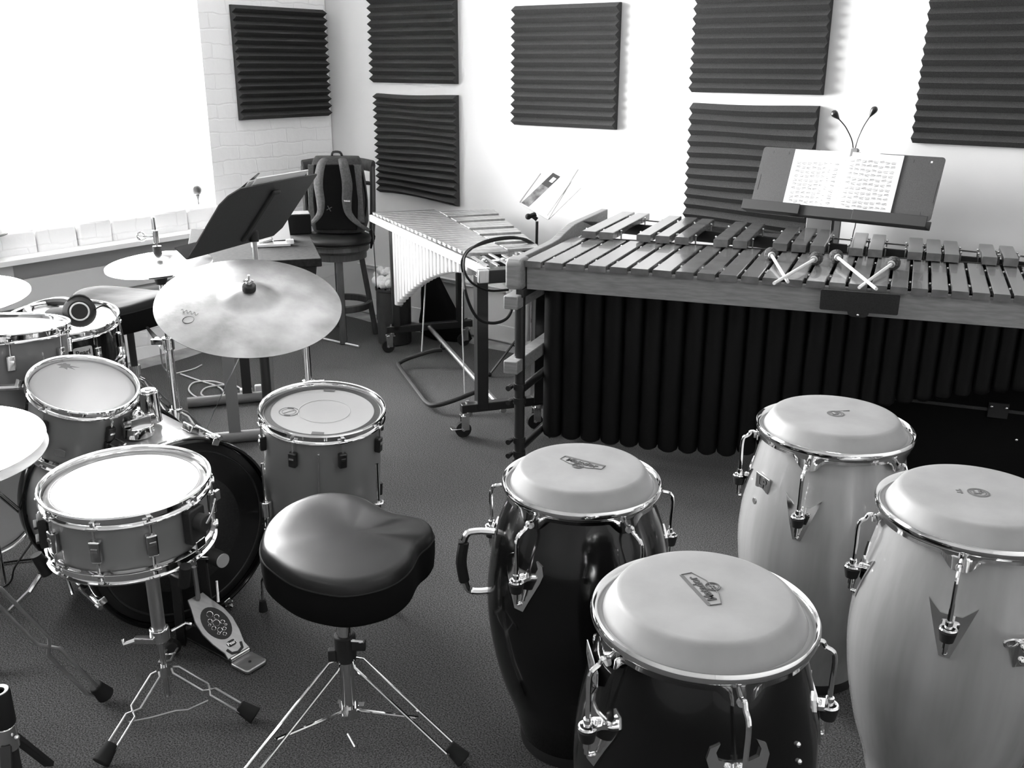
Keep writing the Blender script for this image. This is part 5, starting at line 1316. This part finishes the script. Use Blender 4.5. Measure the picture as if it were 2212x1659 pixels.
# ------------------------------------------------------------------ window-sill objects, cables
sb = PN(425, 418, 0.0+5.72)
sbz = .79
bp_ = RM(.03, 1.02, sbz)
bll = thing('ball_ornament', 'small round ornament on a thin stand on the window sill', 'ornament', T(PN(430, 450, 5.55)))
MB().lathe([(0, 0), (.022, 0), (.022, .004), (.004, .008), (.0035, .05), (.010, .068), (.014, .075)], 24).build('stand', 'stoolwood', bll)
MB().ball((-.004, 0, .104), .030, n=20).build('ball', 'stoolwood', bll)
tb2 = thing('pale_tub', 'pale tub with a grey rim on the window sill at the left border', 'tub', RF @ T((.03, -2.33, .80)))
MB().lathe([(0, 0), (.145, 0), (.150, .008), (.148, .03), (.12, .12), (.10, .17), (.096, .17), (.118, .12), (.145, .03), (0, .02)], 40).build('shade', 'white', tb2)
MB().torus(.147, .006, T((0, 0, .006)), 40, 6).build('rim', 'grey', tb2)
wc = [P(390, 808, .006), P(430, 822, .006), P(470, 835, .006), P(482, 850, .006), P(455, 862, .006), P(425, 858, .006), P(408, 842, .006), P(420, 826, .006), P(460, 824, .012), P(495, 835, .008), P(508, 848, .008), P(490, 860, .006), P(460, 862, .012), P(435, 852, .012), P(445, 838, .006), P(480, 832, .014), P(510, 834, .010), P(530, 848, .02)]
tag(MB().tube(wc, .0045, 8, smooth=5).build('charger_cable', 'cable'), 'white cable coiled on the carpet behind the hi-hat stand', 'cable')
ad = P(545, 845, .02)
tag(MB(frame(ad, tex, tey, (0, 0, 1))).box((-.03, 0, .0), (.06, .04, .036)).box((.03, 0, .004), (.035, .03, .055)).build('power_adapter', 'white', bev=.006), 'white power adapter on the carpet by the grey table leg', 'adapter')
tag(MB().tube([PN(345, 735, 3.9), P(352, 790, .05), P(372, 806, .006), P(400, 802, .006), P(420, 796, .006), P(436, 788, .006)], .004, 6, smooth=5).build('white_cable', 'cable'), 'white cable lying along the foot of the brick wall', 'cable')
tag(MB().tube([P(-30, 1222, .006), P(30, 1212, .006), P(95, 1207, .006), P(160, 1216, .006)], .0035, 6, smooth=5).build('floor_cable', 'rubber'), 'black cable on the carpet left of the large snare drum', 'cable')
tag(MB().tube([PN(68, 1172, 2.15), P(45, 1205, .3), P(30, 1230, .1), P(20, 1260, .006), P(-30, 1290, .006)], .003, 6, smooth=5).build('trigger_cable', 'rubber'), 'thin dark cord hanging at the left side of the large snare', 'cable')
tag(MB().tube([P(516, 775, .75), P(480, 850, .42), P(445, 930, .2), P(425, 985, .05)], .0015, 6, smooth=5).build('loose_cord', 'steel'), 'hair-thin cord hanging from the big cymbal toward the floor', 'cord')
tag(MB().tube([PN(805, 480, 5.2), PN(808, 540, 5.25), PN(812, 600, 5.35), P(815, 690, .01)], .003, 6, smooth=4).build('black_lead', 'rubber'), 'thin black lead hanging between the stool and the mallet bin', 'cable')
mcx = PN(318, 708, 3.9); mcy = PN(346, 742, 3.75)
mc = thing('cable_connector', 'black and white cable connector clipped to the hi-hat stand height clamp', 'connector', zframe(mcx, mcy-mcx))
Lm = (mcy-mcx).length
MB().cyl((0, 0, 0), (0, 0, Lm*.75), .006, .010, 12).build('sleeve', 'rubber', mc)
MB().cyl((0, 0, Lm*.75), (0, 0, Lm*1.2), .012, .012, 14).build('plug', 'white', mc)
# ------------------------------------------------------------------ turn the whole surveyed place so that the room walls run along the axes
bpy.context.view_layer.update()
G = R(-RA) @ T(-ROOM)
for o in list(C.objects):
    if o.parent is None: o.matrix_world = G @ o.matrix_world
